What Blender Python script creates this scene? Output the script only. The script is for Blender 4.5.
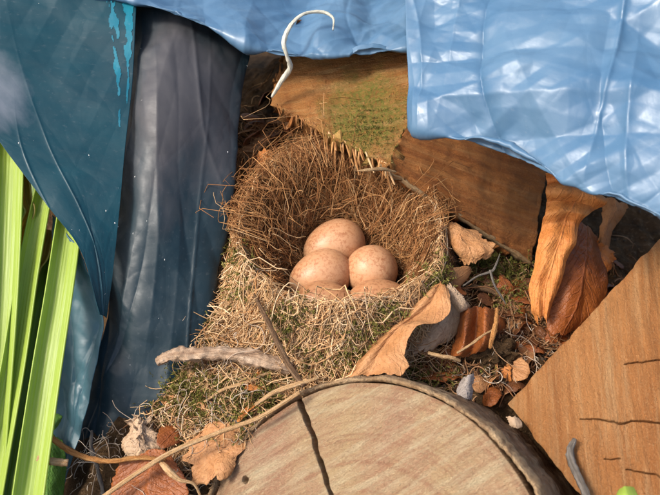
import bpy, math, random
import numpy as np
from mathutils import Vector, Matrix, Euler
for o in list(bpy.data.objects): bpy.data.objects.remove(o)
sc = bpy.context.scene; COL = sc.collection
rng = np.random.default_rng(7); random.seed(7)
R_ = math.radians
# ------------------------------------------------------------------ camera, sky, sun, exposure
PITCH, FPX, DREF = R_(42), 708.0, 21.0           # working unit below: centimetres (scaled to metres when meshes are made)
FWD = np.array([0, math.cos(PITCH), -math.sin(PITCH)]); UPV = np.array([0, math.sin(PITCH), math.cos(PITCH)]); RGT = np.array([1., 0, 0])
CAM = -DREF * FWD
cd = bpy.data.cameras.new('camera'); cam = bpy.data.objects.new('camera', cd); COL.objects.link(cam)
cam.location = CAM * .01; cam.rotation_euler = (R_(90) - PITCH, 0, 0)
cd.sensor_width = 36; cd.lens = 36 * FPX / 660; cd.clip_start = .005; cd.clip_end = 500
cd.dof.use_dof = True; cd.dof.focus_distance = .187; cd.dof.aperture_fstop = 30
sc.camera = cam
SUN_DIR = np.array([-.62, -.22, .76]); SUN_DIR /= np.linalg.norm(SUN_DIR)
w = bpy.data.worlds.new('World'); sc.world = w; w.use_nodes = True
wn = w.node_tree; wn.nodes.clear()
sky = wn.nodes.new('ShaderNodeTexSky'); sky.sky_type = 'NISHITA'; sky.sun_disc = False
sky.sun_elevation = math.asin(SUN_DIR[2]); sky.sun_rotation = math.atan2(SUN_DIR[0], SUN_DIR[1])
sky.air_density = 1.0; sky.dust_density = 4.0; sky.ozone_density = .6
bg = wn.nodes.new('ShaderNodeBackground'); bg.inputs[1].default_value = .15
wo = wn.nodes.new('ShaderNodeOutputWorld')
wn.links.new(sky.outputs[0], bg.inputs[0]); wn.links.new(bg.outputs[0], wo.inputs[0])
sl = bpy.data.lights.new('sun', 'SUN'); sl.energy = 2.2; sl.angle = R_(14); sl.color = (1, .95, .87)
so = bpy.data.objects.new('sun', sl); COL.objects.link(so); so.location = (-.5, -.5, 1)
so.rotation_euler = Vector(-SUN_DIR).to_track_quat('-Z', 'Y').to_euler()
sc.view_settings.view_transform = 'Standard'; sc.view_settings.look = 'None'
sc.view_settings.exposure = .80; sc.view_settings.gamma = 1; sc.view_settings.use_curve_mapping = False

# ------------------------------------------------------------------ maths helpers
def P(px, py, D):
    px, py, D = np.broadcast_arrays(np.asarray(px, float), np.asarray(py, float), np.asarray(D, float))
    u = (px - 330) / FPX * D; v = (247.5 - py) / FPX * D
    return CAM + u[..., None] * RGT + v[..., None] * UPV + D[..., None] * FWD
def nrm(a): return a / np.maximum(np.linalg.norm(a, axis=-1, keepdims=True), 1e-9)
_perm = np.random.default_rng(3).permutation(256); _grad = nrm(np.random.default_rng(4).normal(size=(256, 3)))
def pn(p, s=0):
    p = np.asarray(p, float) + s * 17.31; i = np.floor(p).astype(int); f = p - i; u = f * f * f * (f * (f * 6 - 15) + 10); r = 0
    for dx in (0, 1):
        for dy in (0, 1):
            for dz in (0, 1):
                h = _perm[(_perm[(_perm[(i[..., 0] + dx) & 255] + i[..., 1] + dy) & 255] + i[..., 2] + dz) & 255]
                d = (_grad[h] * (f - np.array([dx, dy, dz]))).sum(-1)
                wgt = (u[..., 0] if dx else 1 - u[..., 0]) * (u[..., 1] if dy else 1 - u[..., 1]) * (u[..., 2] if dz else 1 - u[..., 2])
                r = r + d * wgt
    return r * 1.6
def fbm(p, o=4, s=0):
    return sum(pn(np.asarray(p) * 2 ** k, s + k) * .5 ** k for k in range(o))
def p3(a, b, c=0.):
    a, b, c = np.broadcast_arrays(np.asarray(a, float), np.asarray(b, float), np.asarray(c, float)); return np.stack([a, b, c], -1)
def crease(p, s=0, n=3):        # sharp crumpled-sheet relief, about -1..1
    r = 0
    for k in range(n): r = r + (1 - 2.2 * np.abs(pn(p * 1.9 ** k, s + 5 * k))) * .55 ** k
    return r
def facets(G, seed, f, n=9):    # sharp straight creases between flat facets, as in crumpled film
    r2 = np.random.default_rng(seed); d = 0
    for k in range(n):
        fk = f * r2.uniform(.5, 2.2); ph = (G @ nrm(r2.normal(size=3))) * fk + r2.uniform(0, 9) + .22 * pn(G * fk * .4, seed + k); tri = 2 * np.abs(ph - np.floor(ph + .5))
        d = d + (tri - .5) * np.clip(pn(G * fk * .35, seed + 40 + k) * 1.4 + .3, 0, 1) / fk
    return d
def crom_w(t, n):
    i = np.clip(np.floor(t).astype(int), 0, n - 2); f = t - i
    W = np.stack([-.5 * f + f * f - .5 * f ** 3, 1 - 2.5 * f * f + 1.5 * f ** 3, .5 * f + 2 * f * f - 1.5 * f ** 3, -.5 * f * f + .5 * f ** 3], -1)
    return i, W
def pad(a):
    return np.concatenate([2 * a[:1] - a[1:2], a, 2 * a[-1:] - a[-2:-1]], 0)
def ev(net, U, V):              # bicubic net evaluation, U over columns 0..1, V over rows 0..1
    R, C = net.shape[:2]; q = pad(net); q = np.swapaxes(pad(np.swapaxes(q, 0, 1)), 0, 1)
    iv, Wv = crom_w(V * (R - 1), R); iu, Wu = crom_w(U * (C - 1), C); out = 0
    for a in range(4):
        for b in range(4): out = out + q[iv + a, iu + b] * (Wv[..., a] * Wu[..., b])[..., None]
    return out
def curve(pts, n):
    pts = np.asarray(pts, float); i, W = crom_w(np.linspace(0, 1, n) * (len(pts) - 1), len(pts)); q = pad(pts)
    return sum(q[i + a] * W[:, a:a + 1] for a in range(4))
def gnormals(G):
    return nrm(np.cross(np.gradient(G, axis=1), np.gradient(G, axis=0)))

# ------------------------------------------------------------------ object helpers
ORG = {}
def tag(o, label=None, cat=None, group=None, kind=None):
    for k, v in (('label', label), ('category', cat), ('group', group), ('kind', kind)):
        if v: o[k] = v
    return o
def thing(name, loc, label, cat, group=None):
    o = bpy.data.objects.new(name, None); COL.objects.link(o); o.empty_display_size = .01
    o.location = np.asarray(loc) * .01; ORG[o] = np.asarray(loc, float); return tag(o, label, cat, group)
def mk(name, V, F, mat, parent=None, uv=None, tint=None, smooth=True, mats=None, midx=None):
    V = np.asarray(V, float).reshape(-1, 3); F = np.asarray(F, np.int32)
    org = ORG[parent] if parent else np.array([(V[:, 0].min() + V[:, 0].max()) / 2, (V[:, 1].min() + V[:, 1].max()) / 2, V[:, 2].min()])
    me = bpy.data.meshes.new(name); n, k = F.shape
    me.vertices.add(len(V)); me.vertices.foreach_set('co', ((V - org) * .01).astype(np.float32).ravel())
    me.loops.add(n * k); me.loops.foreach_set('vertex_index', F.ravel())
    me.polygons.add(n); me.polygons.foreach_set('loop_start', np.arange(0, n * k, k, dtype=np.int32))
    me.update(calc_edges=True)
    me.polygons.foreach_set('use_smooth', np.full(n, smooth))
    if uv is not None:
        l = me.uv_layers.new(name='UVMap'); l.data.foreach_set('uv', np.asarray(uv, np.float32).reshape(-1, 2)[F.ravel()].ravel())
    if tint is not None:
        a = me.attributes.new('tint', 'FLOAT', 'POINT'); a.data.foreach_set('value', np.asarray(tint, np.float32).ravel())
    for m in (mats or [mat]): me.materials.append(m)
    if midx is not None: me.polygons.foreach_set('material_index', np.asarray(midx, np.int32))
    me.validate(); o = bpy.data.objects.new(name, me); COL.objects.link(o)
    if parent: o.parent = parent
    else: o.location = org * .01
    ORG[o] = org; return o
def gfaces(R, C, off=0):
    i = np.arange(R - 1)[:, None] * C + np.arange(C - 1)[None]; i = i.ravel() + off
    return np.stack([i, i + 1, i + C + 1, i + C], -1)
def grid(name, G, mat, parent=None, thick=0, uv=None, **kw):
    """a sheet of points G (R,C,3); with thick it becomes a closed slab"""
    R, C = G.shape[:2]
    if uv is None:
        du = np.linalg.norm(np.diff(G, axis=1), axis=-1).mean(0); dv = np.linalg.norm(np.diff(G, axis=0), axis=-1).mean(1)
        uu, vv = np.meshgrid(np.r_[0, np.cumsum(du)], np.r_[0, np.cumsum(dv)]); uv = np.stack([uu, vv], -1)
    if not thick: return mk(name, G, gfaces(R, C), mat, parent, uv=uv, **kw)
    B = G - gnormals(G) * thick; n = R * C
    b = np.r_[np.arange(C), np.arange(1, R) * C + C - 1, (R - 1) * C + np.arange(C - 2, -1, -1), np.arange(R - 2, 0, -1) * C]
    b2 = np.roll(b, -1); rim = np.stack([b, b + n, b2 + n, b2], -1)
    F = np.concatenate([gfaces(R, C), gfaces(R, C, n)[:, ::-1], rim])
    return mk(name, np.concatenate([G.reshape(-1, 3), B.reshape(-1, 3)]), F, mat, parent, uv=np.concatenate([uv.reshape(-1, 2)] * 2), **kw)
def netp(rows):
    a = np.array(rows, float); return P(a[..., 0], a[..., 1], a[..., 2])
def sheet(rows, nu, nv, rag=0, ragf=10., seed=0, ragv=None):
    U, V = np.meshgrid(np.linspace(0, 1, nu), np.linspace(0, 1, nv)); u0, v0 = U.copy(), V.copy()
    if rag:
        l = rag * (fbm(p3(V * ragf, 1.5), 4, seed) + .6); r = rag * (fbm(p3(V * ragf, 7.5), 4, seed) + .6)
        rv = rag if ragv is None else ragv
        t = rv * (fbm(p3(U * ragf * .6, 3.5), 4, seed) + .6); b = rv * (fbm(p3(U * ragf * .6, 9.5), 4, seed) + .6)
        U = np.clip(l + (1 - l - r) * U, 0, 1); V = np.clip(t + (1 - t - b) * V, 0, 1)
    return ev(netp(rows), U, V), np.stack([u0, v0], -1)
def tubes(paths, rad, sides=3, taper=.35):
    N, K, _ = paths.shape; t = nrm(np.gradient(paths, axis=1)); ref = nrm(rng.normal(size=(N, 1, 3)))
    n1 = nrm(np.cross(t, np.broadcast_to(ref, t.shape))); n2 = np.cross(t, n1)
    prof = taper + (1 - taper) * np.sin(np.pi * np.linspace(.06, .94, K)) ** .6
    r = np.asarray(rad).reshape(N, -1) * prof[None]
    a = np.arange(sides) * 2 * np.pi / sides
    V = paths[:, :, None] + r[..., None, None] * (np.cos(a)[:, None] * n1[:, :, None] + np.sin(a)[:, None] * n2[:, :, None])
    i = (np.arange(N)[:, None, None] * K + np.arange(K - 1)[None, :, None]) * sides; j = np.arange(sides)[None, None]; j2 = (j + 1) % sides
    F = np.stack([i + j, i + j2, i + sides + j2, i + sides + j], -1).reshape(-1, 4)
    return V.reshape(-1, 3), F
def tube_obj(name, pts, rad, mat, parent=None, n=40, sides=9, rough=.12, seed=0, freq=2.5, flat=1.0):
    pts = np.asarray(pts, float); c = curve(pts, n); rr = curve(np.repeat(np.atleast_1d(np.asarray(rad, float))[:, None] if np.ndim(rad) else np.full((len(pts), 1), rad), 3, 1), n)[:, 0]
    t = nrm(np.gradient(c, axis=0)); ref = np.array([.13, .21, .97]); n1 = nrm(np.cross(t, ref)); n2 = np.cross(t, n1)
    a = np.arange(sides + 1) * 2 * np.pi / sides
    rad2 = rr[:, None] * (1 + rough * 2 * fbm(p3(np.cos(a)[None] * 1.2, np.sin(a)[None] * 1.2, np.linspace(0, 1, n)[:, None] * freq * len(pts)), 3, seed))
    G = c[:, None] + rad2[..., None] * (np.cos(a)[None, :, None] * n1[:, None] + flat * np.sin(a)[None, :, None] * n2[:, None])
    G[:, -1] = G[:, 0]
    G = np.concatenate([np.repeat(c[:1, None], sides + 1, 1), G, np.repeat(c[-1:, None], sides + 1, 1)], 0)
    L = np.r_[0, np.cumsum(np.linalg.norm(np.diff(c, axis=0), axis=1))]; L = np.r_[L[0], L, L[-1]]
    uv = np.stack(np.broadcast_arrays(np.linspace(0, 1, sides + 1)[None], L[:, None]), -1)
    return mk(name, G, gfaces(n + 2, sides + 1), mat, parent, uv=uv)

# ------------------------------------------------------------------ materials
class N:
    def __init__(s, name, rough=.7, spec=.3):
        s.m = bpy.data.materials.new(name); s.m.use_nodes = True; s.t = s.m.node_tree; s.b = s.t.nodes['Principled BSDF']
        s.b.inputs['Roughness'].default_value = rough; s.b.inputs['Specular IOR Level'].default_value = spec
    def nd(s, t, **k):
        n = s.t.nodes.new('ShaderNode' + t)
        for a, v in k.items(): setattr(n, a, v)
        return n
    def set(s, sock, v):
        if hasattr(v, 'is_output') or isinstance(v, bpy.types.NodeSocket): s.t.links.new(v, sock)
        else: sock.default_value = (*v, 1) if isinstance(v, (tuple, list)) and len(v) == 3 and sock.type == 'RGBA' else v
    def uv(s): return s.nd('UVMap').outputs[0]
    def obj(s): return s.nd('TexCoord').outputs['Object']
    def att(s, n='tint'): return s.nd('Attribute', attribute_name=n).outputs['Fac']
    def map(s, v, scale=(1, 1, 1), rot=0, loc=(0, 0, 0)):
        n = s.nd('Mapping'); s.set(n.inputs[0], v); n.inputs['Scale'].default_value = scale; n.inputs['Rotation'].default_value = (0, 0, rot); n.inputs['Location'].default_value = loc; return n.outputs[0]
    def noise(s, v, scale, det=4, rough=.55, dist=0):
        n = s.nd('TexNoise'); s.set(n.inputs['Vector'], v); n.inputs['Scale'].default_value = scale; n.inputs['Detail'].default_value = det; n.inputs['Roughness'].default_value = rough; n.inputs['Distortion'].default_value = dist; return n.outputs[0]
    def vor(s, v, scale, feat='F1'):
        n = s.nd('TexVoronoi', feature=feat); s.set(n.inputs['Vector'], v); n.inputs['Scale'].default_value = scale; return n.outputs['Distance']
    def wave(s, v, scale, dist=1, det=2, dsc=1):
        n = s.nd('TexWave'); s.set(n.inputs['Vector'], v); n.inputs['Scale'].default_value = scale; n.inputs['Distortion'].default_value = dist; n.inputs['Detail'].default_value = det; n.inputs['Detail Scale'].default_value = dsc; return n.outputs['Fac']
    def ramp(s, f, stops):
        n = s.nd('ValToRGB'); s.set(n.inputs[0], f); e = n.color_ramp.elements
        while len(e) < len(stops): e.new(.5)
        for q, (p, c) in zip(e, stops): q.position = p; q.color = (*c, 1) if isinstance(c, (tuple, list)) else (c, c, c, 1)
        return n.outputs[0]
    def mix(s, f, a, b, mode='MIX'):
        n = s.nd('Mix', data_type='RGBA', blend_type=mode); s.set(n.inputs[0], f); s.set(n.inputs[6], a); s.set(n.inputs[7], b); return n.outputs[2]
    def math(s, op, a, b=0.):
        n = s.nd('Math', operation=op); s.set(n.inputs[0], a); s.set(n.inputs[1], b); return n.outputs[0]
    def sep(s, v):
        n = s.nd('SeparateXYZ'); s.set(n.inputs[0], v); return n.outputs
    def bump(s, h, dist, strength=1., prev=None):
        n = s.nd('Bump'); s.set(n.inputs['Height'], h); n.inputs['Distance'].default_value = dist; n.inputs['Strength'].default_value = strength
        if prev is not None: s.set(n.inputs['Normal'], prev)
        return n.outputs[0]
    def out(s, col=None, nor=None, rough=None, transl=0, tcol=None):
        if col is not None: s.set(s.b.inputs['Base Color'], col)
        if nor is not None: s.set(s.b.inputs['Normal'], nor)
        if rough is not None: s.set(s.b.inputs['Roughness'], rough)
        if transl:
            t = s.nd('BsdfTranslucent'); s.set(t.inputs[0], tcol if tcol is not None else col)
            m = s.nd('MixShader'); m.inputs[0].default_value = transl; s.t.links.new(s.b.outputs[0], m.inputs[1]); s.t.links.new(t.outputs[0], m.inputs[2])
            s.t.links.new(m.outputs[0], s.t.nodes['Material Output'].inputs[0])
        return s.m
def m_tarp(name, c1, c2, rough, transl=.1, bd=.0003, spec=.55, pale_patch=None):
    n = N(name, rough, spec); uv = n.uv(); big = n.noise(uv, .4, 4, .6, .5)
    wr = n.noise(n.map(uv, (1, .4, 1), .5), 1.0, 4, .5, .15); wr2 = n.noise(n.map(uv, (.4, 1, 1), -.3), 2.4, 3, .5, .1)
    v1 = n.vor(n.map(n.mix(.25, uv, n.noise(uv, .8, 3)), (1, .6, 1), .4), .9, 'DISTANCE_TO_EDGE')
    col = n.mix(n.ramp(big, [(.3, 0.), (.7, 1.)]), c1, c2)
    dirt = n.ramp(n.noise(uv, 7, 6, .72), [(.58, 0.), (.8, .35)]); col = n.mix(dirt, col, tuple(.5 * x + .17 for x in c2))
    if pale_patch:
        dx, dy, dr, dc = pale_patch; d = n.nd('VectorMath', operation='DISTANCE'); n.set(d.inputs[0], n.map(uv, (1.5, .75, 1))); d.inputs[1].default_value = (dx * 1.5, dy * .75, 0)
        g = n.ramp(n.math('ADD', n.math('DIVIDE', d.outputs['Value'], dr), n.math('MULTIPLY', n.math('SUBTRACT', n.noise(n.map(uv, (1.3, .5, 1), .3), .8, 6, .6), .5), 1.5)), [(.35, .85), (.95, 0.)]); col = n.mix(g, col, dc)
    b = n.bump(n.ramp(v1, [(0, 0.), (.05, 1.)]), bd * .5, .4); b = n.bump(wr, bd * 2.5, .5, b); b = n.bump(wr2, bd * 1.6, .5, b); b = n.bump(n.noise(uv, 14, 3), bd * .12, .4, b)
    return n.out(col, b, n.ramp(n.noise(uv, 1.6, 5, .6), [(.3, max(rough - .08, .1)), (.7, rough + .16)]), transl)
M_TO = m_tarp('tarp_outer_pale_blue', (.048, .125, .225), (.095, .18, .275), .38, .10, bd=.00016)
M_TT = m_tarp('tarp_inner_teal', (.002, .034, .050), (.004, .052, .070), .42, .05, bd=.00018, spec=.4, pale_patch=(.35, 4.3, 1.25, (.15, .17, .20)))  # pale patch towards the left edge, broken up by noise
M_TG = m_tarp('tarp_inner_slate', (.005, .020, .029), (.012, .026, .034), .45, .03, bd=.00018, spec=.36, pale_patch=(1.9, 4.6, 3.2, (.066, .061, .064)))  # the grey-mauve patch is sky sheen painted into the colour
M_TP = m_tarp('tarp_thin_hem', (.05, .14, .18), (.10, .21, .25), .4, .35)
M_TS = m_tarp('tarp_teal_painted_light', (.0, .10, .16), (.0, .21, .28), .4, .1)  # light coming through the tarp, painted as brighter teal streaks
def m_plain(name, c, rough=.8):
    n = N(name, rough); v = n.noise(n.obj(), 900, 3); return n.out(n.mix(v, tuple(x * .7 for x in c), c))
def m_fibre(name, stops, rough=.65, transl=.0):
    n = N(name, rough, .25); c = n.ramp(n.att(), stops)
    v = n.ramp(n.noise(n.obj(), 260, 3), [(.3, .72), (.7, 1.1)])
    return n.out(n.mix(1., c, v, 'MULTIPLY'), None, None, transl)
M_LIN = m_fibre('nest_lining_fibre', [(0, (.12, .045, .013)), (.4, (.30, .122, .038)), (.75, (.51, .265, .10)), (1, (.72, .49, .26))])
M_STR = m_fibre('dry_straw_fibre', [(0, (.28, .13, .05)), (.3, (.52, .29, .125)), (.7, (.70, .46, .24)), (1, (.82, .64, .42))])
M_RUST = m_fibre('rusty_litter_fibre', [(0, (.10, .04, .016)), (.5, (.26, .12, .05)), (1, (.50, .32, .17))])
M_MOSS = m_fibre('moss_green', [(0, (.075, .062, .013)), (.4, (.15, .14, .026)), (.8, (.24, .22, .05)), (1, (.36, .30, .10))], .8, .15)
M_ROOT = m_fibre('pale_rootlet', [(0, (.30, .20, .13)), (1, (.66, .55, .42))])
def m_soil():
    n = N('soil', .95, .1); o = n.obj(); a = n.noise(o, 120, 6, .65); b = n.noise(o, 700, 5, .7)
    c = n.mix(n.ramp(a, [(.35, 0.), (.65, 1.)]), (.030, .018, .009), (.11, .062, .028)); c = n.mix(n.ramp(b, [(.55, 0.), (.75, 1.)]), c, (.22, .14, .08))
    return n.out(c, n.bump(b, .0012, .9, n.bump(a, .003, .8)))
M_SOIL = m_soil()
def m_bowl():
    n = N('matted_grass', .9, .1); o = n.obj(); a = n.noise(n.map(o, (1, 1, 2.5)), 330, 6, .7, 2); c = n.ramp(a, [(.3, (.035, .014, .005)), (.6, (.12, .05, .016)), (.8, (.25, .12, .04))])
    return n.out(c, n.bump(a, .002, 1))
M_BOWL = m_bowl()
def m_egg(name, base, blush, spot, amt):
    n = N(name, .42, .35); o = n.obj()
    c = n.mix(n.ramp(n.noise(o, 70, 3), [(.35, 0.), (.7, 1.)]), base, blush)
    sp = n.ramp(n.noise(o, 1150, 4, .65, .3), [(.48, 0.), (.58, 1.)]); big = n.ramp(n.noise(o, 230, 4, .6, .5), [(.38, .18), (.66, 1.)])
    c = n.mix(n.math('MULTIPLY', n.math('MULTIPLY', sp, big), amt), c, spot)
    n.b.inputs['Subsurface Weight'].default_value = .12; n.b.inputs['Subsurface Radius'].default_value = (.002, .001, .0006); n.b.inputs['Subsurface Scale'].default_value = 1
    return n.out(c, n.bump(n.noise(o, 1800, 2), .00008, .5))
M_EGG = m_egg('egg_cream_freckled', (.53, .295, .155), (.43, .20, .088), (.27, .08, .026), .7)
M_EGD = m_egg('egg_rust_freckled', (.46, .24, .115), (.36, .15, .06), (.16, .045, .014), .7)
def m_dead(name, a, b, d, transl=.12, rough=.6):
    n = N(name, rough, .35); uv = n.uv(); s = n.sep(uv); du = n.math('ABSOLUTE', n.math('SUBTRACT', s[0], .5))
    mid = n.ramp(du, [(0, 1.), (.035, 0.)])
    vv = n.math('FRACT', n.math('SUBTRACT', n.math('MULTIPLY', s[1], 9.), n.math('MULTIPLY', du, 7.))); side = n.ramp(n.math('ABSOLUTE', n.math('SUBTRACT', vv, .5)), [(0, 1.), (.09, 0.)])
    o = n.obj(); big = n.noise(o, 140, 5, .6, .6); fine = n.noise(o, 900, 5, .65)
    c = n.mix(n.ramp(big, [(.33, 0.), (.68, 1.)]), a, b); c = n.mix(n.ramp(fine, [(.52, 0.), (.72, .7)]), c, d)
    vein = n.math('MAXIMUM', mid, n.math('MULTIPLY', side, .6)); c = n.mix(n.math('MULTIPLY', vein, .4), c, tuple(min(1, x * 1.5 + .03) for x in a))
    cell = n.vor(o, 950, 'DISTANCE_TO_EDGE')
    bp = n.bump(n.ramp(cell, [(0, 1.), (.2, 0.)]), .00012, .35); bp = n.bump(vein, .0004, .6, bp); bp = n.bump(big, .0016, .6, bp); bp = n.bump(fine, .0003, .7, bp)
    return n.out(c, bp, None, transl)
M_DT = m_dead('dead_leaf_tan', (.40, .175, .062), (.49, .255, .11), (.25, .095, .032))
M_DO = m_dead('dead_leaf_orange', (.52, .17, .036), (.58, .24, .066), (.30, .08, .02))
M_DR = m_dead('dead_leaf_russet', (.22, .060, .014), (.32, .10, .024), (.10, .028, .009), .1, .42)
M_DB = m_dead('dead_leaf_dark_brown', (.11, .038, .012), (.17, .062, .02), (.05, .02, .008), .08, .45)
M_DP = m_dead('dead_leaf_pale', (.46, .30, .18), (.56, .40, .26), (.32, .18, .1))
M_DG = m_dead('dead_leaf_grey', (.30, .25, .22), (.38, .33, .29), (.2, .16, .13))
def m_blade(name, a, b, transl=.35):
    n = N(name, .38, .45); uv = n.uv(); st = n.noise(n.map(uv, (11, .12, 1)), 1., 3, .5); st2 = n.noise(n.map(uv, (46, .3, 1)), 1., 3)
    c = n.mix(n.ramp(st, [(.2, 0.), (.8, 1.)]), a, b); blot = n.noise(n.obj(), 55, 4)
    c = n.mix(n.ramp(blot, [(.55, 0.), (.8, .5)]), c, tuple(min(1, x * 1.25 + .02) for x in b))
    return n.out(c, n.bump(st2, .0002, .35, n.bump(st, .0006, .3)), None, transl)
M_G1 = m_blade('strap_leaf_lime', (.30, .43, .045), (.42, .53, .10))
M_G2 = m_blade('strap_leaf_green', (.11, .20, .02), (.20, .32, .045))
M_G3 = m_blade('strap_leaf_yellowing', (.42, .34, .06), (.55, .40, .13))
M_G4 = m_dead('fresh_broad_leaf', (.07, .17, .02), (.12, .25, .04), (.05, .12, .016), .3, .35)
def m_wood(name, cols, ang, ringsc, sawang, sawsc, green=None, bumpd=.0005, bend=.25, pith=None, sl=.22):
    n = N(name, .7, .3); uv = n.uv(); m0 = n.map(uv, (1, 1, 1), ang); wob = n.noise(uv, .35, 2); sx = n.sep(m0)
    cb = n.nd('CombineXYZ'); n.set(cb.inputs[0], n.math('ADD', sx[0], n.math('MULTIPLY', wob, bend * 4))); n.set(cb.inputs[1], sx[1]); m = cb.outputs[0]
    ring = n.noise(n.map(m, (ringsc * 2.2, .16, 1)), 1., 5, .6); fib = n.noise(n.map(m, (ringsc * 9, .5, 1)), 1., 5, .62); big = n.noise(n.map(uv, (1, .6, 1), ang), .5, 5, .6, .8)
    if pith:
        dd = n.nd('VectorMath', operation='DISTANCE'); n.set(dd.inputs[0], n.mix(.06, uv, n.noise(uv, 1.2, 3))); dd.inputs[1].default_value = (*pith, 0)
        c1_ = n.nd('CombineXYZ'); n.set(c1_.inputs[0], n.math('MULTIPLY', dd.outputs['Value'], 4.5)); ring = n.noise(c1_.outputs[0], 1., 3, .6)
    sm = n.map(uv, (1, 1, 1), sawang); sawn = n.noise(n.map(sm, (sawsc * 2.5, sl, 1)), 1., 6, .68); saw2 = n.noise(n.map(sm, (sawsc * 3.5, .35, 1)), 1., 5, .62); speck = n.noise(uv, 13, 7, .78); pit = n.noise(n.map(sm, (1, .45, 1)), 30, 4, .7)
    c = n.mix(n.ramp(big, [(.34, 0.), (.64, 1.)]), cols[0], cols[1]); c = n.mix(n.ramp(ring, [(.46, 0.), (.62, .6)]), c, cols[2])
    c = n.mix(n.ramp(sawn, [(.48, 0.), (.68, .8)]), c, cols[3]); c = n.mix(n.ramp(fib, [(.5, 0.), (.72, .5)]), c, cols[2])
    c = n.mix(n.ramp(speck, [(.54, 0.), (.66, .5)]), c, cols[4]); c = n.mix(n.ramp(pit, [(.55, 0.), (.64, .5)]), c, cols[3]); c = n.mix(n.ramp(saw2, [(.55, 0.), (.68, .3)]), c, cols[2])
    if green:
        gx, gy, gr, gc = green; d = n.nd('VectorMath', operation='DISTANCE'); n.set(d.inputs[0], uv); d.inputs[1].default_value = (gx, gy, 0)
        g = n.math('MULTIPLY', n.ramp(n.math('ADD', n.math('DIVIDE', d.outputs['Value'], gr), n.math('MULTIPLY', n.math('SUBTRACT', n.noise(uv, 1.6, 5), .5), 1.2)), [(.45, 1.), (1., 0.)]), n.ramp(n.noise(uv, 9, 5, .7), [(.36, .2), (.58, 1.)])); c = n.mix(g, c, gc)
    b = n.bump(saw2, bumpd * 2, .8); b = n.bump(sawn, bumpd * 1.3, .6, b); b = n.bump(fib, bumpd * .9, .6, b); b = n.bump(speck, bumpd * 1.6, 1., b); b = n.bump(pit, bumpd * .8, .9, b)
    return n.out(c, b)
M_WR = m_wood('round_log_sawn_wood', [(.54, .31, .185), (.62, .43, .22), (.42, .19, .10), (.74, .61, .37), (.37, .185, .11)], 1.02, .8, 1.10, 1.5, bumpd=.0015, bend=.08, pith=(.1, -.2), sl=.5)
M_WW = m_wood('wedge_sawn_wood', [(.55, .215, .06), (.61, .27, .088), (.40, .145, .038), (.68, .40, .18), (.28, .09, .025)], .10, 2.4, .1, 1.8, bumpd=.0014, bend=.07)
M_WA = m_wood('mossy_sawn_wood', [(.50, .185, .044), (.57, .25, .07), (.33, .10, .023), (.70, .43, .17), (.24, .07, .018)], -.65, .9, 1.0, 1.3, green=(1.45, 2.7, 1.75, (.22, .21, .034)), bumpd=.0018)
M_WB = m_wood('split_side_wood', [(.43, .145, .032), (.50, .19, .048), (.27, .078, .017), (.56, .27, .09), (.2, .055, .014)], 1.35, 1.5, 1.35, 1.6, bumpd=.0008, bend=.06)
M_WE = m_wood('pale_wood_edge', [(.42, .25, .11), (.50, .32, .16), (.32, .17, .07), (.56, .4, .22), (.26, .13, .05)], 1.5, 1.2, 1.35, 1.5)
def m_bark():
    n = N('bark_grey_brown', .9, .15); o = n.obj(); a = n.noise(o, 90, 6, .65, 1.); b = n.noise(o, 420, 5, .7); v = n.vor(o, 240)
    c = n.ramp(a, [(.3, (.10, .05, .025)), (.5, (.22, .13, .07)), (.7, (.33, .23, .135))]); c = n.mix(n.ramp(b, [(.52, 0.), (.7, .7)]), c, (.36, .29, .19)); c = n.mix(n.ramp(n.noise(o, 60, 4), [(.56, 0.), (.7, .5)]), c, (.13, .14, .06))
    return n.out(c, n.bump(b, .0012, .9, n.bump(a, .003, .8)))
M_BARK = m_bark()
def m_lip():
    n = N('bark_cut_lip', .85, .2); o = n.obj(); b = n.noise(o, 500, 5, .7); a = n.noise(o, 110, 4)
    c = n.mix(n.ramp(a, [(.35, 0.), (.65, 1.)]), (.34, .205, .10), (.47, .33, .19)); c = n.mix(n.ramp(b, [(.48, 0.), (.66, .8)]), c, (.19, .10, .05))
    return n.out(c, n.bump(n.noise(o, 1300, 4, .7), .0008, .9, n.bump(b, .0018, 1.)))
M_LIP = m_lip()
def m_twig(name, c1, c2, c3):
    n = N(name, .85, .15); uv = n.uv(); g = n.noise(n.map(uv, (9, 1.3, 1)), 1., 6, .65); k = n.noise(n.obj(), 600, 5, .65)
    c = n.ramp(g, [(.32, c1), (.5, c2), (.68, c3)]); return n.out(n.mix(n.ramp(k, [(.5, 0.), (.75, .6)]), c, c1), n.bump(k, .0005, .8, n.bump(g, .0012, .9)))
M_TW1 = m_twig('weathered_stick', (.20, .12, .072), (.36, .245, .16), (.50, .37, .26))
M_TW2 = m_twig('brown_twig', (.075, .04, .02), (.15, .085, .045), (.24, .15, .085))
M_TW3 = m_twig('straw_stem', (.36, .2, .085), (.52, .32, .155), (.64, .45, .26))
M_TW4 = m_twig('orange_stem', (.30, .12, .035), (.42, .19, .06), (.52, .29, .11))
M_TW5 = m_twig('grey_twig', (.09, .075, .062), (.17, .145, .12), (.26, .23, .2))
M_WHT = m_twig('white_shoot', (.62, .58, .44), (.74, .71, .58), (.82, .80, .70))
M_SPK = m_plain('pale_speck', (.75, .74, .70), .6)
M_CRB = m_plain('soil_crumb', (.075, .056, .04), .95)

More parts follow.
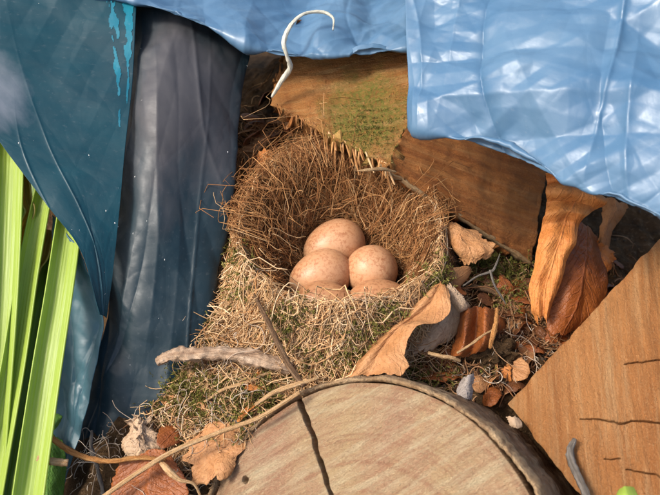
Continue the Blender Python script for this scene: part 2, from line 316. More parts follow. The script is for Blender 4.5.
# ------------------------------------------------------------------ the ground with the nest's hollow
CP = np.array([(-3.3, -2.3, -.5), (-3.3, -3.8, -.9), (-2.0, -4.2, -.3), (-4.0, -4.8, -1.7), (3.4, -2.2, -.4), (-4.7, -5.8, -2.75), (-3.4, -6.3, -2.3), (-2.4, -7.4, -3.8),  (-2, -5.2, -.8), (0, -5.0, -.35), (1.2, -5.3, -.5), (2.6, -5.0, -.8), (4.2, -4, -.8), (4.9, -1, -.45), (6.5, -2.3, -1.1), (9, -2, -2), (7, 2, -1.6), (10, 4, -2.4),
    (0, 4.5, 2.0), (-3, 4, 1.7), (3, 5, 1.0), (-4, 0, -.6), (-5, -3, -2), (-8, -6, -3.8), (-8, 0, -3.5), (-9, 4, -3), (0, -8, -4.4), (1, -10, -6), (4.6, -7, -4), (9, -7, -5), (-6, -10, -5), (0, 9, 2), (6, 9, 0), (-8, 9, -2),
    (-14, -12, -6), (0, -14, -6), (14, -12, -6), (14, 0, -5), (14, 12, -4), (-14, 12, -5), (-14, 0, -6), (0, 15, -2)])
def base(x, y):
    x, y = np.asarray(x, float), np.asarray(y, float); num = 0; den = 1e-9
    for a, b, c in CP:
        k = 1 / (((x - a) ** 2 + (y - b) ** 2) ** 1.35 + .35); num = num + k * c; den = den + k
    z = num / den; rr = np.hypot(x, y); t = np.clip((rr - 14) / 12, 0, 1)
    return z * (1 - t) - 6 * t
NC = (0.3, -.9)
def cup(x, y):
    dx, dy = x - NC[0], y - NC[1]; th = np.arctan2(dy, dx); r = np.hypot(dx, dy)
    bk = np.clip(np.sin(th), -1, 1); R = 2.75 + .05 * bk - .3 * np.clip(-bk, 0, 1) ** 2
    zr = .95 - .10 * np.clip(-bk, 0, 1) + 1.3 * np.clip(bk, 0, 1) ** .8; return r / R, zr, r, R
def H(x, y):
    x, y = np.asarray(x, float), np.asarray(y, float); d, zr, r, R = cup(x, y); b = base(x, y)
    ins = -.8 + (zr + .8) * np.clip(d, 0, 1) ** 3.2
    cs = (x - NC[0]) / np.maximum(r, .01); sn = (y - NC[1]) / np.maximum(r, .01)
    wd = 1.5 - .75 * np.clip(cs, 0, 1) - .5 * np.clip(-cs, 0, 1) + .4 * np.clip(sn, 0, 1); t = np.clip((r - R) / wd, 0, 1); t = t * t * (3 - 2 * t); outv = zr + (np.minimum(b, zr + .3) - zr) * t
    z = np.where(d < 1, ins, outv); rr = np.hypot(x, y)
    return z + .10 * fbm(p3(x * .8, y * .8, 3.), 3, 2) * np.clip((20 - rr) / 6, 0, 1)
def hit(px, py):
    px, py = np.asarray(px, float), np.asarray(py, float); D = np.full(px.shape, 13.); done = np.zeros(px.shape, bool); last = P(px, py, D)
    for k in range(150):
        p = P(px, py, D); below = p[..., 2] < H(p[..., 0], p[..., 1]); new = below & ~done; last[new] = p[new]; done |= below
        last[~done] = p[~done]; D = np.where(done, D, D + .1)
    return last
def hp(px, py, lift=0.):
    p = hit(np.array([px]), np.array([py]))[0]; p[2] = H(p[0], p[1]) + lift; return p
s_ = np.concatenate([np.linspace(-13, 13, 221)]); e_ = 13 * 1.35 ** np.arange(1, 27); ax = np.r_[-e_[::-1], s_, e_]
gx, gy = np.meshgrid(ax, ax); d_, zr_, r_, Rr_ = cup(gx, gy)
gz = H(gx, gy) - np.where(r_ < Rr_ + 1.2, .55 * np.clip((Rr_ + 1.2 - r_) / .8, 0, 1), 0) + .18 * fbm(p3(gx * 2, gy * 2), 3, 9) * (np.hypot(gx, gy) < 18)
tag(grid('ground', np.stack([gx, gy, gz], -1), M_SOIL), 'dark crumbly soil bank under the wood pile', 'soil', kind='structure')

# ------------------------------------------------------------------ the nest
nest = thing('bird_nest', (NC[0], NC[1], -1.2), 'round grass and moss bird nest with a deep cup holding speckled eggs', 'nest')
th = np.linspace(0, 2 * np.pi, 145); rq = np.linspace(0, 1, 70)[:, None] * 4.4
bx, by = NC[0] + rq * np.cos(th), NC[1] + rq * np.sin(th); bz = H(bx, by) - .10 + .06 * fbm(p3(bx * 4, by * 4), 3, 5); bz = np.where(rq > 4.1, bz - .5, bz)
grid('cup', np.stack([bx, by, bz], -1), M_BOWL, nest)
def lining(n, tmin, tmax, arc, lift, radr, K=11):
    t0 = rng.uniform(0, 2 * np.pi, n); d0 = np.sqrt(rng.uniform(tmin ** 2, tmax ** 2, n)); sp = rng.normal(0, arc, n); dr = rng.normal(0, .22, n)
    s = np.linspace(-.5, .5, K)[None]; wob = rng.normal(0, .05, (n, 1)); ph = rng.uniform(0, 6, (n, 1))
    t = t0[:, None] + sp[:, None] * s; dm = .97 + .28 * np.clip(np.sin(t) + .25, 0, 1) - .04 * np.clip(np.cos(t), 0, 1); d = np.abs(d0[:, None] + dr[:, None] * s * 1.3 + wob * np.sin(ph + s * 9)); d = np.clip(np.where(d > dm, 2 * dm - d, d), .02, 1.25)
    R = 2.72; x = NC[0] + R * d * np.cos(t); y = NC[1] + R * d * np.sin(t)
    z = H(x, y); e = .02; nx = (H(x + e, y) - z) / e; ny = (H(x, y + e) - z) / e; nn = nrm(np.stack([-nx, -ny, np.ones_like(z)], -1))
    L = rng.gamma(1.6, lift, (n, 1)) + .3 * lift * np.sin(ph + s * 7) + rng.uniform(0, lift * 2, (n, 1)) * s ** 2 * 4
    p = np.stack([x, y, z], -1) + nn * L[..., None]; return p, rng.uniform(*radr, n), np.repeat(rng.beta(2, 2.2, n), K)
EGGS = [((.12, .06, 0), .86), ((1.22, -1.0, .03), .86), ((-.27, -1.26, .05), .86), ((-.1, -2.5, .36), .84), ((1.3, -2.4, .36), .84)]
def clear_eggs(f):
    p, r, t = f; K = p.shape[1]; bad = np.zeros(len(p), bool)
    for c, q in EGGS:
        for h in (0, .5, 1.0, 1.6, 2.3): bad |= (np.linalg.norm(p - (np.array(c) - FWD * h), axis=-1) < q).any(1)
    return p[~bad], r[~bad], t.reshape(-1, K)[~bad].ravel()
def fibre_obj(name, sets, mat, parent=None, sides=3):
    Vs, Fs, Ts, o = [], [], [], 0
    for p, r, t in sets:
        V, F = tubes(p, r, sides); Vs.append(V); Fs.append(F + o); Ts.append(np.repeat(t, sides)); o += len(V)
    return mk(name, np.concatenate(Vs), np.concatenate(Fs), mat, parent, tint=np.concatenate(Ts))
tag(fibre_obj('cup_lining', [clear_eggs(lining(7600, .12, 1.08, 1.0, .05, (.006, .015))), clear_eggs(lining(2300, .5, 1.2, .7, .12, (.006, .014))), clear_eggs(lining(300, .75, 1.25, .55, .28, (.007, .013)))], M_LIN, nest), kind='stuff')
def zone(n, zs):
    zs = np.array(zs, float); k = rng.choice(len(zs), n, p=zs[:, 4] / zs[:, 4].sum()); a = rng.normal(size=(n, 2))
    return hit(zs[k, 0] + a[:, 0] * zs[k, 2], zs[k, 1] + a[:, 1] * zs[k, 3])
def not_in_cup(c):
    d = cup(c[:, 0], c[:, 1])[0]; return d > .96
def scatter(n, zs, length, radr, curl=.7, lift=.06, arch=.15, ang=None, asd=9., K=9, avoid=True):
    c = zone(n, zs)
    if avoid: c = c[not_in_cup(c)]
    n = len(c); a0 = rng.uniform(0, 2 * np.pi, n) if ang is None else rng.normal(ang, asd, n); L = rng.uniform(*length, n) * rng.uniform(.5, 1, n)
    s = np.linspace(-.5, .5, K)[None]; kap = rng.normal(0, curl, (n, 1)); kp2 = rng.normal(0, curl, (n, 1)); a = a0[:, None] + kap * s * 2 + kp2 * np.sin(s * 6)
    st = L[:, None] / (K - 1); x = c[:, :1] + np.cumsum(np.cos(a), 1) * st - np.cos(a0)[:, None] * L[:, None] / 2; y = c[:, 1:2] + np.cumsum(np.sin(a), 1) * st - np.sin(a0)[:, None] * L[:, None] / 2
    z = H(x, y); z = .6 * z + .4 * z.mean(1, keepdims=True); z = np.maximum(z, H(x, y) - .05) + rng.gamma(1.4, lift, (n, 1)) + rng.normal(0, arch, (n, 1)) * (s * 2) ** 2 + rng.normal(0, arch * .5, (n, 1)) * s * 2
    return np.stack([x, y, z], -1), rng.uniform(*radr, n), np.repeat(rng.beta(2, 2, n), K)
RIM = [(290, 310, 40, 12, 3), (350, 318, 40, 13, 3), (395, 300, 20, 12, 1.6), (240, 315, 14, 18, 1.6), (240, 280, 8, 20, .8), (300, 345, 40, 14, 2), (225, 345, 16, 12, 1), (420, 285, 10, 10, .4), (330, 352, 25, 10, 1)]
rim_sets = [scatter(7500, RIM, (.6, 2.4), (.006, .016), 1.1, .07, .12), scatter(900, RIM, (1.2, 3.0), (.012, .024), .8, .13, .2)]
# strands that hug the front lip of the cup
n = 2400; t0 = rng.uniform(np.pi * .95, np.pi * 2.05, n); K = 11; s = np.linspace(-.5, .5, K)[None]
d = 1.03 + rng.normal(0, .05, (n, 1)) + rng.normal(0, .05, (n, 1)) * s + rng.normal(0, .03, (n, 1)) * np.sin(s * 8); t = t0[:, None] + rng.normal(0, .55, (n, 1)) * s
Rf = 2.75 + .05 * np.sin(t) - .3 * np.clip(-np.sin(t), 0, 1) ** 2; x = NC[0] + Rf * d * np.cos(t); y = NC[1] + Rf * d * np.sin(t)
rim_sets.append((np.stack([x, y, H(x, y) + rng.gamma(1.5, .05, (n, 1)) + rng.normal(0, .1, (n, 1)) * s], -1), rng.uniform(.007, .015, n), np.repeat(rng.beta(2, 2, n), K)))
tag(fibre_obj('rim_straw', rim_sets, M_STR, nest), kind='stuff')
# stalks on the left shoulder of the nest and fine stragglers at the back
BK = [(255, 200, 8, 40, 2), (262, 150, 12, 25, 1.5), (300, 150, 25, 12, 1), (250, 250, 5, 18, 1.0), (415, 200, 8, 14, .8)]
tag(fibre_obj('loose_stalks', [scatter(650, BK, (.8, 2.4), (.007, .015), .7, .10, .15, avoid=False, K=14), scatter(60, [(258, 285, 6, 22, 1), (262, 225, 6, 24, 1)], (1.6, 3.0), (.012, .02), .35, .15, .1, ang=1.3, asd=.4, avoid=False, K=14)], M_LIN, nest), kind='stuff')
def moss(n, zs, h=(.15, .45), avoid=True):
    c = zone(n, zs)
    if avoid: c = c[not_in_cup(c)]
    n = len(c); K = 6; s = np.linspace(0, 1, K)[None, :, None]; d0 = nrm(rng.normal(0, 1, (n, 3)) + [0, -.25, .9]); d1 = nrm(rng.normal(0, 1, (n, 3)) + [0, -.3, .1]); L = rng.uniform(*h, (n, 1, 1))
    c = c + [0, 0, .06]; p = c[:, None] + L * (s * d0[:, None] + .6 * s ** 2 * d1[:, None]); tv = rng.beta(2, 2, n)
    V, F = tubes(p, np.full(n, .008), 3); T = np.repeat(tv, K * 3)
    m = 13; f = rng.uniform(.12, 1, (n, m)); q = c[:, None] + L * (f[..., None] * d0[:, None] + .6 * f[..., None] ** 2 * d1[:, None])
    dv = nrm(rng.normal(0, 1, (n, m, 3)) + 1.1 * d0[:, None]); sd = nrm(np.cross(dv, rng.normal(0, 1, (n, m, 3)))); ll = rng.uniform(.05, .11, (n, m, 1))
    W = np.stack([q - sd * .012, q + dv * ll * .5 + sd * .018, q + dv * ll, q + dv * ll * .5 - sd * .018], 2).reshape(-1, 3); o = len(V)
    F2 = np.arange(n * m * 4).reshape(-1, 4) + o
    return np.concatenate([V, W]), np.concatenate([F, F2]), np.concatenate([T, np.repeat(np.clip(tv[:, None] + rng.normal(0, .12, (n, m)), 0, 1).ravel(), 4)])
V, F, T = moss(1150, [(245, 258, 9, 10, 2), (250, 280, 8, 10, 1), (292, 322, 11, 7, 2.2), (385, 318, 10, 8, 1.2), (345, 338, 16, 7, 1), (430, 285, 8, 8, 1), (365, 333, 10, 8, 1), (285, 345, 14, 8, .8), (240, 300, 8, 8, .8)])
tag(mk('nest_moss', V, F, M_MOSS, nest, tint=T), kind='stuff')

# ------------------------------------------------------------------ eggs
def egg(c, L, Wd, axis, mat, label, group=None):
    nr, ns = 40, 56; t = np.linspace(0, np.pi, nr)[:, None]; a = np.linspace(0, 2 * np.pi, ns + 1)[None]
    zc = -np.cos(t) * L / 2; r = Wd / 2 * np.sin(t) * (1 - .13 * (-np.cos(t))) ; z = nrm(np.array(axis, float)); x = nrm(np.cross(z, [.3, .2, .9])); y = np.cross(z, x)
    G = np.array(c) + (r * np.cos(a))[..., None] * x + (r * np.sin(a))[..., None] * y + (zc + 0 * a)[..., None] * z
    return tag(grid('egg', G, mat), label, 'egg', 'clutch of eggs in the nest')
egg((.12, .06, 0), 1.92, 1.52, (-.75, -.35, -.1), M_EGG, 'cream freckled egg farthest back in the cup with a hairline scratch')
egg((1.22, -1.0, .03), 1.78, 1.46, (.35, .75, -.5), M_EGG, 'round cream freckled egg on the side of the cup nearer the split log')
egg((-.27, -1.26, .05), 1.85, 1.44, (-.8, -.35, -.1), M_EGG, 'cream freckled egg on the side of the cup nearer the hanging tarp')
egg((-.1, -2.46, .05), 1.80, 1.40, (.85, -.25, .15), M_EGD, 'rusty brown egg under the straw rim nearer the hanging tarp')
egg((1.3, -2.38, .05), 1.80, 1.42, (.9, .25, .1), M_EGD, 'rusty brown egg under the straw rim nearer the split log')

# ------------------------------------------------------------------ the tarpaulin
tarp = thing('tarpaulin', P(130, 480, 19) , 'creased blue plastic tarpaulin hanging over the wood pile', 'tarp')
SHEETS = {}
def tsheet(name, rows, mat, nu, nv, amp, fr, seed, folds=0, fa=0, thick=.02, calm=False):
    G, uv0 = sheet(rows, nu, nv); nm = gnormals(G); U, V = uv0[..., 0], uv0[..., 1]
    d = amp * (facets(G, seed, fr) + (.6 if mat is M_TO else .3) * facets(G, seed + 7, fr * 2.6)) + .03 * fbm(G * .5, 2, seed)
    r2 = np.random.default_rng(seed)
    for k in range(folds):
        x0, y0, a, wd, ln = r2.uniform(0, 1), r2.uniform(0, 1), r2.normal(1.45, .7), r2.uniform(.006, .04), r2.uniform(.12, .5)
        q = (U - x0) * math.sin(a) - (V - y0) * math.cos(a); l = (U - x0) * math.cos(a) + (V - y0) * math.sin(a); q = q + .02 * np.sin(l * 9 + k)
        d = d + r2.choice([-1, 1]) * fa * np.exp(-np.abs(q) / wd) * np.exp(-(l / ln) ** 2)
    d = d * (.25 + .75 * np.clip(np.minimum(U, V * 3) / .12, 0, 1)) * (.3 + .7 * np.clip((1 - V) / .15, 0, 1)) if calm else d
    G = G + nm * d[..., None]; SHEETS[name] = G; return grid(name, G, mat, tarp, thick)
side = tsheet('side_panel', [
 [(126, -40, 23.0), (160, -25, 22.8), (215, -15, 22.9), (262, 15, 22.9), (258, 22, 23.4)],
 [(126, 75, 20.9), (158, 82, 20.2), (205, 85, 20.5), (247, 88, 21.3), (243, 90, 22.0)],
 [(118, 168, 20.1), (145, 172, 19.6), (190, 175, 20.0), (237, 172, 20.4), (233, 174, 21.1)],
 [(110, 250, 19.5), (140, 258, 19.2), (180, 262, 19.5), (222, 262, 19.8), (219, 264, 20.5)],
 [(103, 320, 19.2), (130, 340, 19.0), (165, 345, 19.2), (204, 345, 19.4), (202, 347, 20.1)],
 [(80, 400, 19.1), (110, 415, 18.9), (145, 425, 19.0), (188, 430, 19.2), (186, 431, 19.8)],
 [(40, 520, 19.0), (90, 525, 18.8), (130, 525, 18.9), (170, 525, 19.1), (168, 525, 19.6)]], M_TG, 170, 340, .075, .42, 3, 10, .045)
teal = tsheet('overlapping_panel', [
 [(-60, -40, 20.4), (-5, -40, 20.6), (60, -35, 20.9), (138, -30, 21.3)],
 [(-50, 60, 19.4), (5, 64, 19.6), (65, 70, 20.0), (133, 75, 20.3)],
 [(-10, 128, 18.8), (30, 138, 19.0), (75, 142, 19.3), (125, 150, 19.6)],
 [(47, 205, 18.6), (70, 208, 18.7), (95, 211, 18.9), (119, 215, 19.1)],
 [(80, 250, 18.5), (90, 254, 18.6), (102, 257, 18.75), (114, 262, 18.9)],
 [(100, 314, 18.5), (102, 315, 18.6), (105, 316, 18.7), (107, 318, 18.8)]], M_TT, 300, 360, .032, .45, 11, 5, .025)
tsheet('thin_hem', [
 [(52, 215, 19.3), (66, 232, 19.1), (80, 248, 18.75)],
 [(52, 312, 19.2), (78, 313, 18.9), (101, 314, 18.65)],
 [(50, 370, 19.0), (72, 372, 18.7), (96, 368, 18.55)],
 [(50, 430, 18.9), (66, 432, 18.6), (83, 428, 18.5)],
 [(54, 488, 18.8), (60, 489, 18.6), (67, 488, 18.5)]], M_TP, 60, 140, .12, .8, 19, 4, .04)
TG_ = SHEETS['overlapping_panel']; rel = TG_ - CAM; dp = rel @ FWD; tpx = 330 + FPX * (rel @ RGT) / dp; tpy = 247.5 - FPX * (rel @ UPV) / dp; TN = gnormals(TG_); TN = TN * np.sign((TN * (CAM - TG_)).sum(-1, keepdims=True))
for x0, x1, y1, w0, w1, sd in ((112, 121, 128, 5.2, .8, 31), (128.5, 127.5, 104, 5.0, .7, 37)):
    t = np.clip(tpy / y1, -.1, 1.2); cx_ = x0 + (x1 - x0) * t + 1.6 * fbm(p3(tpy * .05, sd), 2, sd); hw_ = (w0 + (w1 - w0) * t) * (1 + .7 * fbm(p3(tpy * .09, 3.), 3, sd)); holes = fbm(p3(tpx * .16, tpy * .05), 3, sd) < .42
    m_ = (np.abs(tpx - cx_) < hw_) & (tpy < y1) & (tpy > -20) & holes; fc = gfaces(*TG_.shape[:2]); fc = fc[m_.ravel()[fc].sum(1) >= 3]; us, inv = np.unique(fc, return_inverse=True)
    mk('teal_streak', (TG_ + TN * .03).reshape(-1, 3)[us], inv.reshape(-1, 4), M_TS, tarp, uv=np.stack([tpx, tpy], -1).reshape(-1, 2)[us] * .028)
hem = [(-60, 18, 20.2), (-10, 13, 20.3), (25, 7, 20.5), (60, -8, 20.8), (110, -3, 20.8), (160, 9, 20.7), (205, 25, 20.6), (248, 46, 20.5), (290, 56, 20.4), (335, 55, 20.2), (380, 51, 20.1), (440, 46, 20.0)]
tsheet('top_sheet', [[(a, b - 3, c + .5) for a, b, c in hem], hem, [(a, b - 14, c + .35) for a, b, c in hem], [(a, b - 34, c + 1.2) for a, b, c in hem], [(a, b - 62, c + 2.5) for a, b, c in hem], [(a, b - 105, c + 5.) for a, b, c in hem], [(a, b - 140, c + 9.) for a, b, c in hem]], M_TO, 420, 200, .13, .42, 41, 14, .06)
tsheet('corner_flap', [
 [(396, -120, 22), (460, -120, 21.4), (540, -120, 20.6), (620, -120, 20.), (700, -120, 19.4), (790, -120, 19)],
 [(402, -60, 19.6), (460, -60, 19.2), (540, -60, 18.4), (620, -60, 17.6), (700, -60, 17.), (790, -50, 16.5)],
 [(405, 0, 18.9), (455, 0, 18.3), (535, 10, 17.2), (610, 20, 16.4), (690, 30, 15.6), (790, 45, 15)],
 [(408, 62, 18.3), (452, 70, 17.6), (532, 90, 16.3), (606, 110, 15.3), (685, 130, 14.5), (790, 160, 14)],
 [(411, 122, 17.9), (450, 134, 17.2), (530, 165, 16.0), (605, 195, 15.0), (680, 226, 14.2), (790, 280, 13.6)],
 [(412, 121, 18.2), (451, 132, 17.6), (531, 162, 16.5), (606, 192, 15.5), (681, 223, 14.7), (790, 276, 14.1)]], M_TO, 340, 300, .14, .36, 53, 18, .10, calm=True)
# specks of dust and grit stuck on the plastic
def specks(n, o, seed):
    r2 = np.random.default_rng(seed); me = o.data; nv = len(me.vertices) // 2; co = np.empty(len(me.vertices) * 3, np.float32); me.vertices.foreach_get('co', co); no = np.empty(len(me.vertices) * 3, np.float32); me.vertices.foreach_get('normal', no)
    i = r2.integers(0, nv, n); c = co.reshape(-1, 3)[i] * 100 + ORG[o]; nn = no.reshape(-1, 3)[i]; rad = r2.uniform(.010, .022, n) * r2.choice([1, 1, 1, 1.9], n)
    oc = np.array([(1, 0, 0), (-1, 0, 0), (0, 1, 0), (0, -1, 0), (0, 0, 1), (0, 0, -1)], float); of = np.array([(0, 2, 4), (2, 1, 4), (1, 3, 4), (3, 0, 4), (2, 0, 5), (1, 2, 5), (3, 1, 5), (0, 3, 5)])
    V = c[:, None] + rad[:, None, None] * oc[None] * r2.uniform(.6, 1.5, (n, 6, 1)); F = of[None] + (np.arange(n) * 6)[:, None, None]
    tag(mk('dust_specks', V, F.reshape(-1, 3), M_SPK, tarp), kind='stuff')
specks(90, side, 1); specks(90, teal, 2)

# ------------------------------------------------------------------ split log under the tarp
a_, b_, c_, d_, e_, f_ = (268, 103, 21.5), (297, 26, 22.1), (452, 44, 20.7), (386, 167, 19.5), (562, 78, 22.3), (531, 263, 21.5)
def quad(a, b, c, d, nu, nv, disp=None, wob=0, seed=0):      # a upper-left, b upper-right, c lower-right, d lower-left
    A, B, C, D = [P(*q) for q in (a, b, c, d)]; U, V = np.meshgrid(np.linspace(0, 1, nu), np.linspace(0, 1, nv))
    G = ((1 - U) * (1 - V))[..., None] * A + (U * (1 - V))[..., None] * B + (U * V)[..., None] * C + ((1 - U) * V)[..., None] * D
    if wob:
        eu = np.minimum(U, 1 - U); evv = np.minimum(V, 1 - V); k = np.exp(-np.minimum(eu, evv) * 25); G = G + (wob * k)[..., None] * np.stack([fbm(G * 2, 3, seed), fbm(G * 2, 3, seed + 1), fbm(G * 2, 3, seed + 2)], -1)
    if disp is not None: G = G + gnormals(G) * disp(G, U, V)[..., None]
    return G
lg = thing('split_log', P(470, 215, 20.8), 'split brown log with a mossy sawn end tucked under the tarp beside the nest', 'log')
def face_front(G): # make normals look at the camera
    nm = gnormals(G).reshape(-1, 3).mean(0); return G if (nm * (CAM - G.reshape(-1, 3).mean(0))).sum() > 0 else G[:, ::-1]
GA = face_front(quad(b_, c_, d_, a_, 130, 110, lambda G, U, V: .03 * fbm(p3((U * .5 + V) * 30, (V * .5 - U) * 3), 3, 3) + .06 * fbm(G * 1.5, 4, 1), .12, 4))
grid('sawn_end', GA, M_WA, lg, .4)
GB = face_front(quad(c_, e_, f_, d_, 150, 90, lambda G, U, V: .03 * fbm(p3(U * 6, V * 60), 3, 2) + .05 * fbm(G, 3, 8), .06, 6))
grid('split_side', GB, M_WB, lg, .4)
dl = np.array([(d_[0] - 6, d_[1] - 2, 19.5), (420, 191, 19.95), (470, 223, 20.65), (f_[0], f_[1], 21.5)])
GE = np.stack([curve(P(dl[:, 0], dl[:, 1] + k, dl[:, 2] + q), 90) for k, q in ((-2, -.03), (1, -.02), (3.5, .10), (5.0, .35), (5.0, .7))]); GE += (.03 * fbm(GE * 3, 3, 5))[..., None]
grid('lower_edge', face_front(GE), M_WE, lg, .05)
back = P(430, 150, 21) * 0 + np.array([1.2, 7.5, -.2])
ring = [P(q[0], q[1], q[2] + .22) for q in (b_, c_, e_, f_, d_, a_)]; ring = np.array(ring); cen = ring.mean(0); ring = cen + (ring - cen) * .97
Gb = np.stack([ring + back * t for t in np.linspace(0, 1, 12)]); Gb = np.concatenate([Gb, Gb[:, :1]], 1)
cap = np.repeat(Gb[-1:].mean(1, keepdims=True), Gb.shape[1], 1); Gb = np.concatenate([Gb, cap])
o = grid('body', Gb, M_WB, lg); o.data.polygons.foreach_set('use_smooth', [False] * len(o.data.polygons))
# torn fibres along the sawn end's lower edge
n = 60; u = np.clip(rng.normal(rng.choice([.12, .3, .36, .55, .62, .8, .95], n), .045), 0, 1); e0 = P(268 + 118 * u, 103 + 64 * u, 21.5 - 2 * u - .02); K = 5; s = np.linspace(0, 1, K)[None, :, None]
dn = nrm(P(260, 160, 20) - P(268, 103, 20)) * .5 + nrm(rng.normal(0, 1, (n, 3))) * .45 + np.array([.25, -.1, -.7])
p = (e0 + UPV * .12)[:, None] + s * dn[:, None] * (.08 + .5 * rng.random((n, 1, 1)) ** 2.2) + s ** 2 * np.array([.05, -.03, -.1]) * rng.uniform(0, 1, (n, 1, 1))
tag(fibre_obj('splinter_fringe', [(p, rng.uniform(.012, .045, n), np.repeat(rng.beta(3, 1.8, n), K))], M_LIN, lg, 5), kind='stuff')
# short moss growing on the sawn end
c = P(rng.normal(352, 26, 900), 0, 1) * 0; px = rng.normal(365, 20, 1500); py = rng.normal(125, 17, 1500); i = (py < 100 + (px - 268) * .52) & (py > 62); px, py = px[i], py[i]
uu = (px - 268) / 118; c = P(px, py, 21.2 - 1.35 * uu + (117 - py) * .006)
nA = gnormals(GA).reshape(-1, 3).mean(0); cA = GA.reshape(-1, 3); 
c = np.array([cA[np.argmin(((cA - q) ** 2).sum(1))] for q in c]); n = len(c); K = 4; s = np.linspace(0, 1, K)[None, :, None]
p = c[:, None] + s * (nA + rng.normal(0, .6, (n, 3)))[:, None] * rng.uniform(.02, .05, (n, 1, 1)); tag(fibre_obj('moss_fuzz', [(p, rng.uniform(.006, .012, n), np.repeat(rng.beta(3, 1.3, n), K))], M_MOSS, lg), kind='stuff')

# ------------------------------------------------------------------ round log with bark
def ray_plane(px, py, p0, nv):
    d = P(px, py, 1.) - CAM; t = ((p0 - CAM) @ nv) / (d @ nv); return CAM + t[..., None] * d
axis = nrm(np.array([.47, 0, 0]) - UPV * .30 + FWD * 1.0); lp = ray_plane(np.array([214., 378., 531.]), np.array([495., 384., 495.]), P(378, 384, 16.4), axis)
def circum(a, b, c):
    ac, ab = c - a, b - a; n_ = np.cross(ab, ac); return a + (np.cross(n_, ab) * (ac @ ac) + np.cross(ac, n_) * (ab @ ab)) / (2 * n_ @ n_)
lc = circum(*lp); e1 = nrm(RGT - axis * (RGT @ axis)); e2 = -np.cross(axis, e1); e2 = e2 if e2 @ UPV > 0 else -e2
LR = float(np.linalg.norm(lp[0] - lc))
def pl(px, py):
    q = ray_plane(np.asarray(px, float), np.asarray(py, float), lc, axis) - lc; return np.stack([q @ e1, q @ e2], -1)
ck = pl(np.array([297, 301, 308, 314, 318, 325, 331, 341, 352]), np.array([398, 408, 424, 438, 455, 474, 495, 525, 552])); ckw = np.array([.10, .085, .075, .08, .07, .07, .06, .05, .02]) * .9
hole = pl(np.array([245.]), np.array([480.]))[0]
rlog = thing('round_log', lc - np.array([0, 0, 4]), 'round sawn log with flaking bark rim and a long radial crack', 'log')
na, nr = 760, 150; q = np.linspace(0, 1, nr)[:, None] ** .8; rr0 = q * LR
ckr = np.hypot(*ck.T); cka = np.unwrap(np.arctan2(ck[:, 1], ck[:, 0])); so_ = np.argsort(ckr); A0 = cka[0]
cang = np.interp(rr0, ckr[so_], cka[so_]) + .012 * fbm(p3(rr0 * 1.7, 2.), 3, 6); cw = np.interp(rr0, ckr[so_], ckw[so_], left=0.) * (rr0 > ckr.min()) * (1 + .35 * fbm(p3(rr0 * 3, 8.), 3, 4))
off = np.linspace(0, 2 * np.pi, na + 1)[1:-1]; off = off[(off > .02) & (off < 2 * np.pi - .02)]                     # columns away from the crack
sp_ = [(0, -2.6), (.45, -2.2), (.75, -1.3), (.9, -.5), (.97, -.12), (1.04, -.015)]                                 # (share of half width, depth) across one wall
wa = cw / np.maximum(rr0, .05); colsA, colsD = [], []
for sh, dz in sp_: colsA.append(wa * sh); colsD.append(np.where(cw > .004, dz * np.clip(cw / .05, .1, 1), 0))
k_ = off[None]; colsA.append(np.where(k_ < np.pi, np.maximum(k_, wa * (1.1 + k_)), np.minimum(k_, 2 * np.pi - wa * (1.1 + 2 * np.pi - k_)))); colsD.append(0 * k_ + 0 * q)
for sh, dz in sp_[::-1]: colsA.append(2 * np.pi - wa * sh); colsD.append(np.where(cw > .004, dz * np.clip(cw / .05, .1, 1), 0))
A = np.concatenate(colsA, 1); dep = np.concatenate(colsD, 1); fade = np.minimum(A, 2 * np.pi - A); A = A + A0 + (cang - A0) * np.exp(-(fade / .5) ** 2)
Rw = LR * (1 + .012 * fbm(p3(np.cos(A) * 1.5, np.sin(A) * 1.5), 3, 4)); X = Rw * q * np.cos(A); Y = Rw * q * np.sin(A)
dep = dep - .35 * np.clip(1 - (np.hypot(X - hole[0], Y - hole[1]) / .085) ** 2, 0, 1) ** .5
dep = dep + .02 * fbm(p3((X * .5 - Y * .86) * 5, (X * .86 + Y * .5) * .4), 3, 3) + .035 * fbm(p3(X, Y), 4, 6) - .05 * np.clip((q - .965) / .035, 0, 1)
G = lc + X[..., None] * e1 + Y[..., None] * e2 - dep[..., None] * axis
G = np.concatenate([G, (G[-1] * .999 + axis * .6)[None], (lc + (G[-1] - lc) * .985 + axis * 3)[None]]); uvw = np.stack([X, Y], -1); uvw = np.concatenate([uvw, uvw[-1:], uvw[-1:]])
grid('cut_face', G[::-1] if (gnormals(G)[60].mean(0) @ -axis) < 0 else G, M_WR, rlog, uv=(uvw[::-1] if (gnormals(G)[60].mean(0) @ -axis) < 0 else uvw))
na = 900; A = np.linspace(0, 2 * np.pi, na + 1); gap = .05 + .13 * np.clip(fbm(p3(np.cos(A) * 2.2, np.sin(A) * 2.2), 3, 8) + .25, 0, 1); tk = .12 + .05 * fbm(p3(np.cos(A) * 9, np.sin(A) * 9), 4, 2)
ri = LR + gap; ro = ri + tk; split = np.exp(-((A - (math.atan2(*ck[0][::-1]) % (2 * np.pi))) / .016) ** 2)
prof = [(ri, .9), (ri, .3), (ri, .03), (ri + tk * .25, -.03), (ri + tk * .6, -.02), (ro - .02, .05), (ro, .16)] + [(ro + .03, .16 + .13 * k) for k in range(1, 75)]
Gk = []
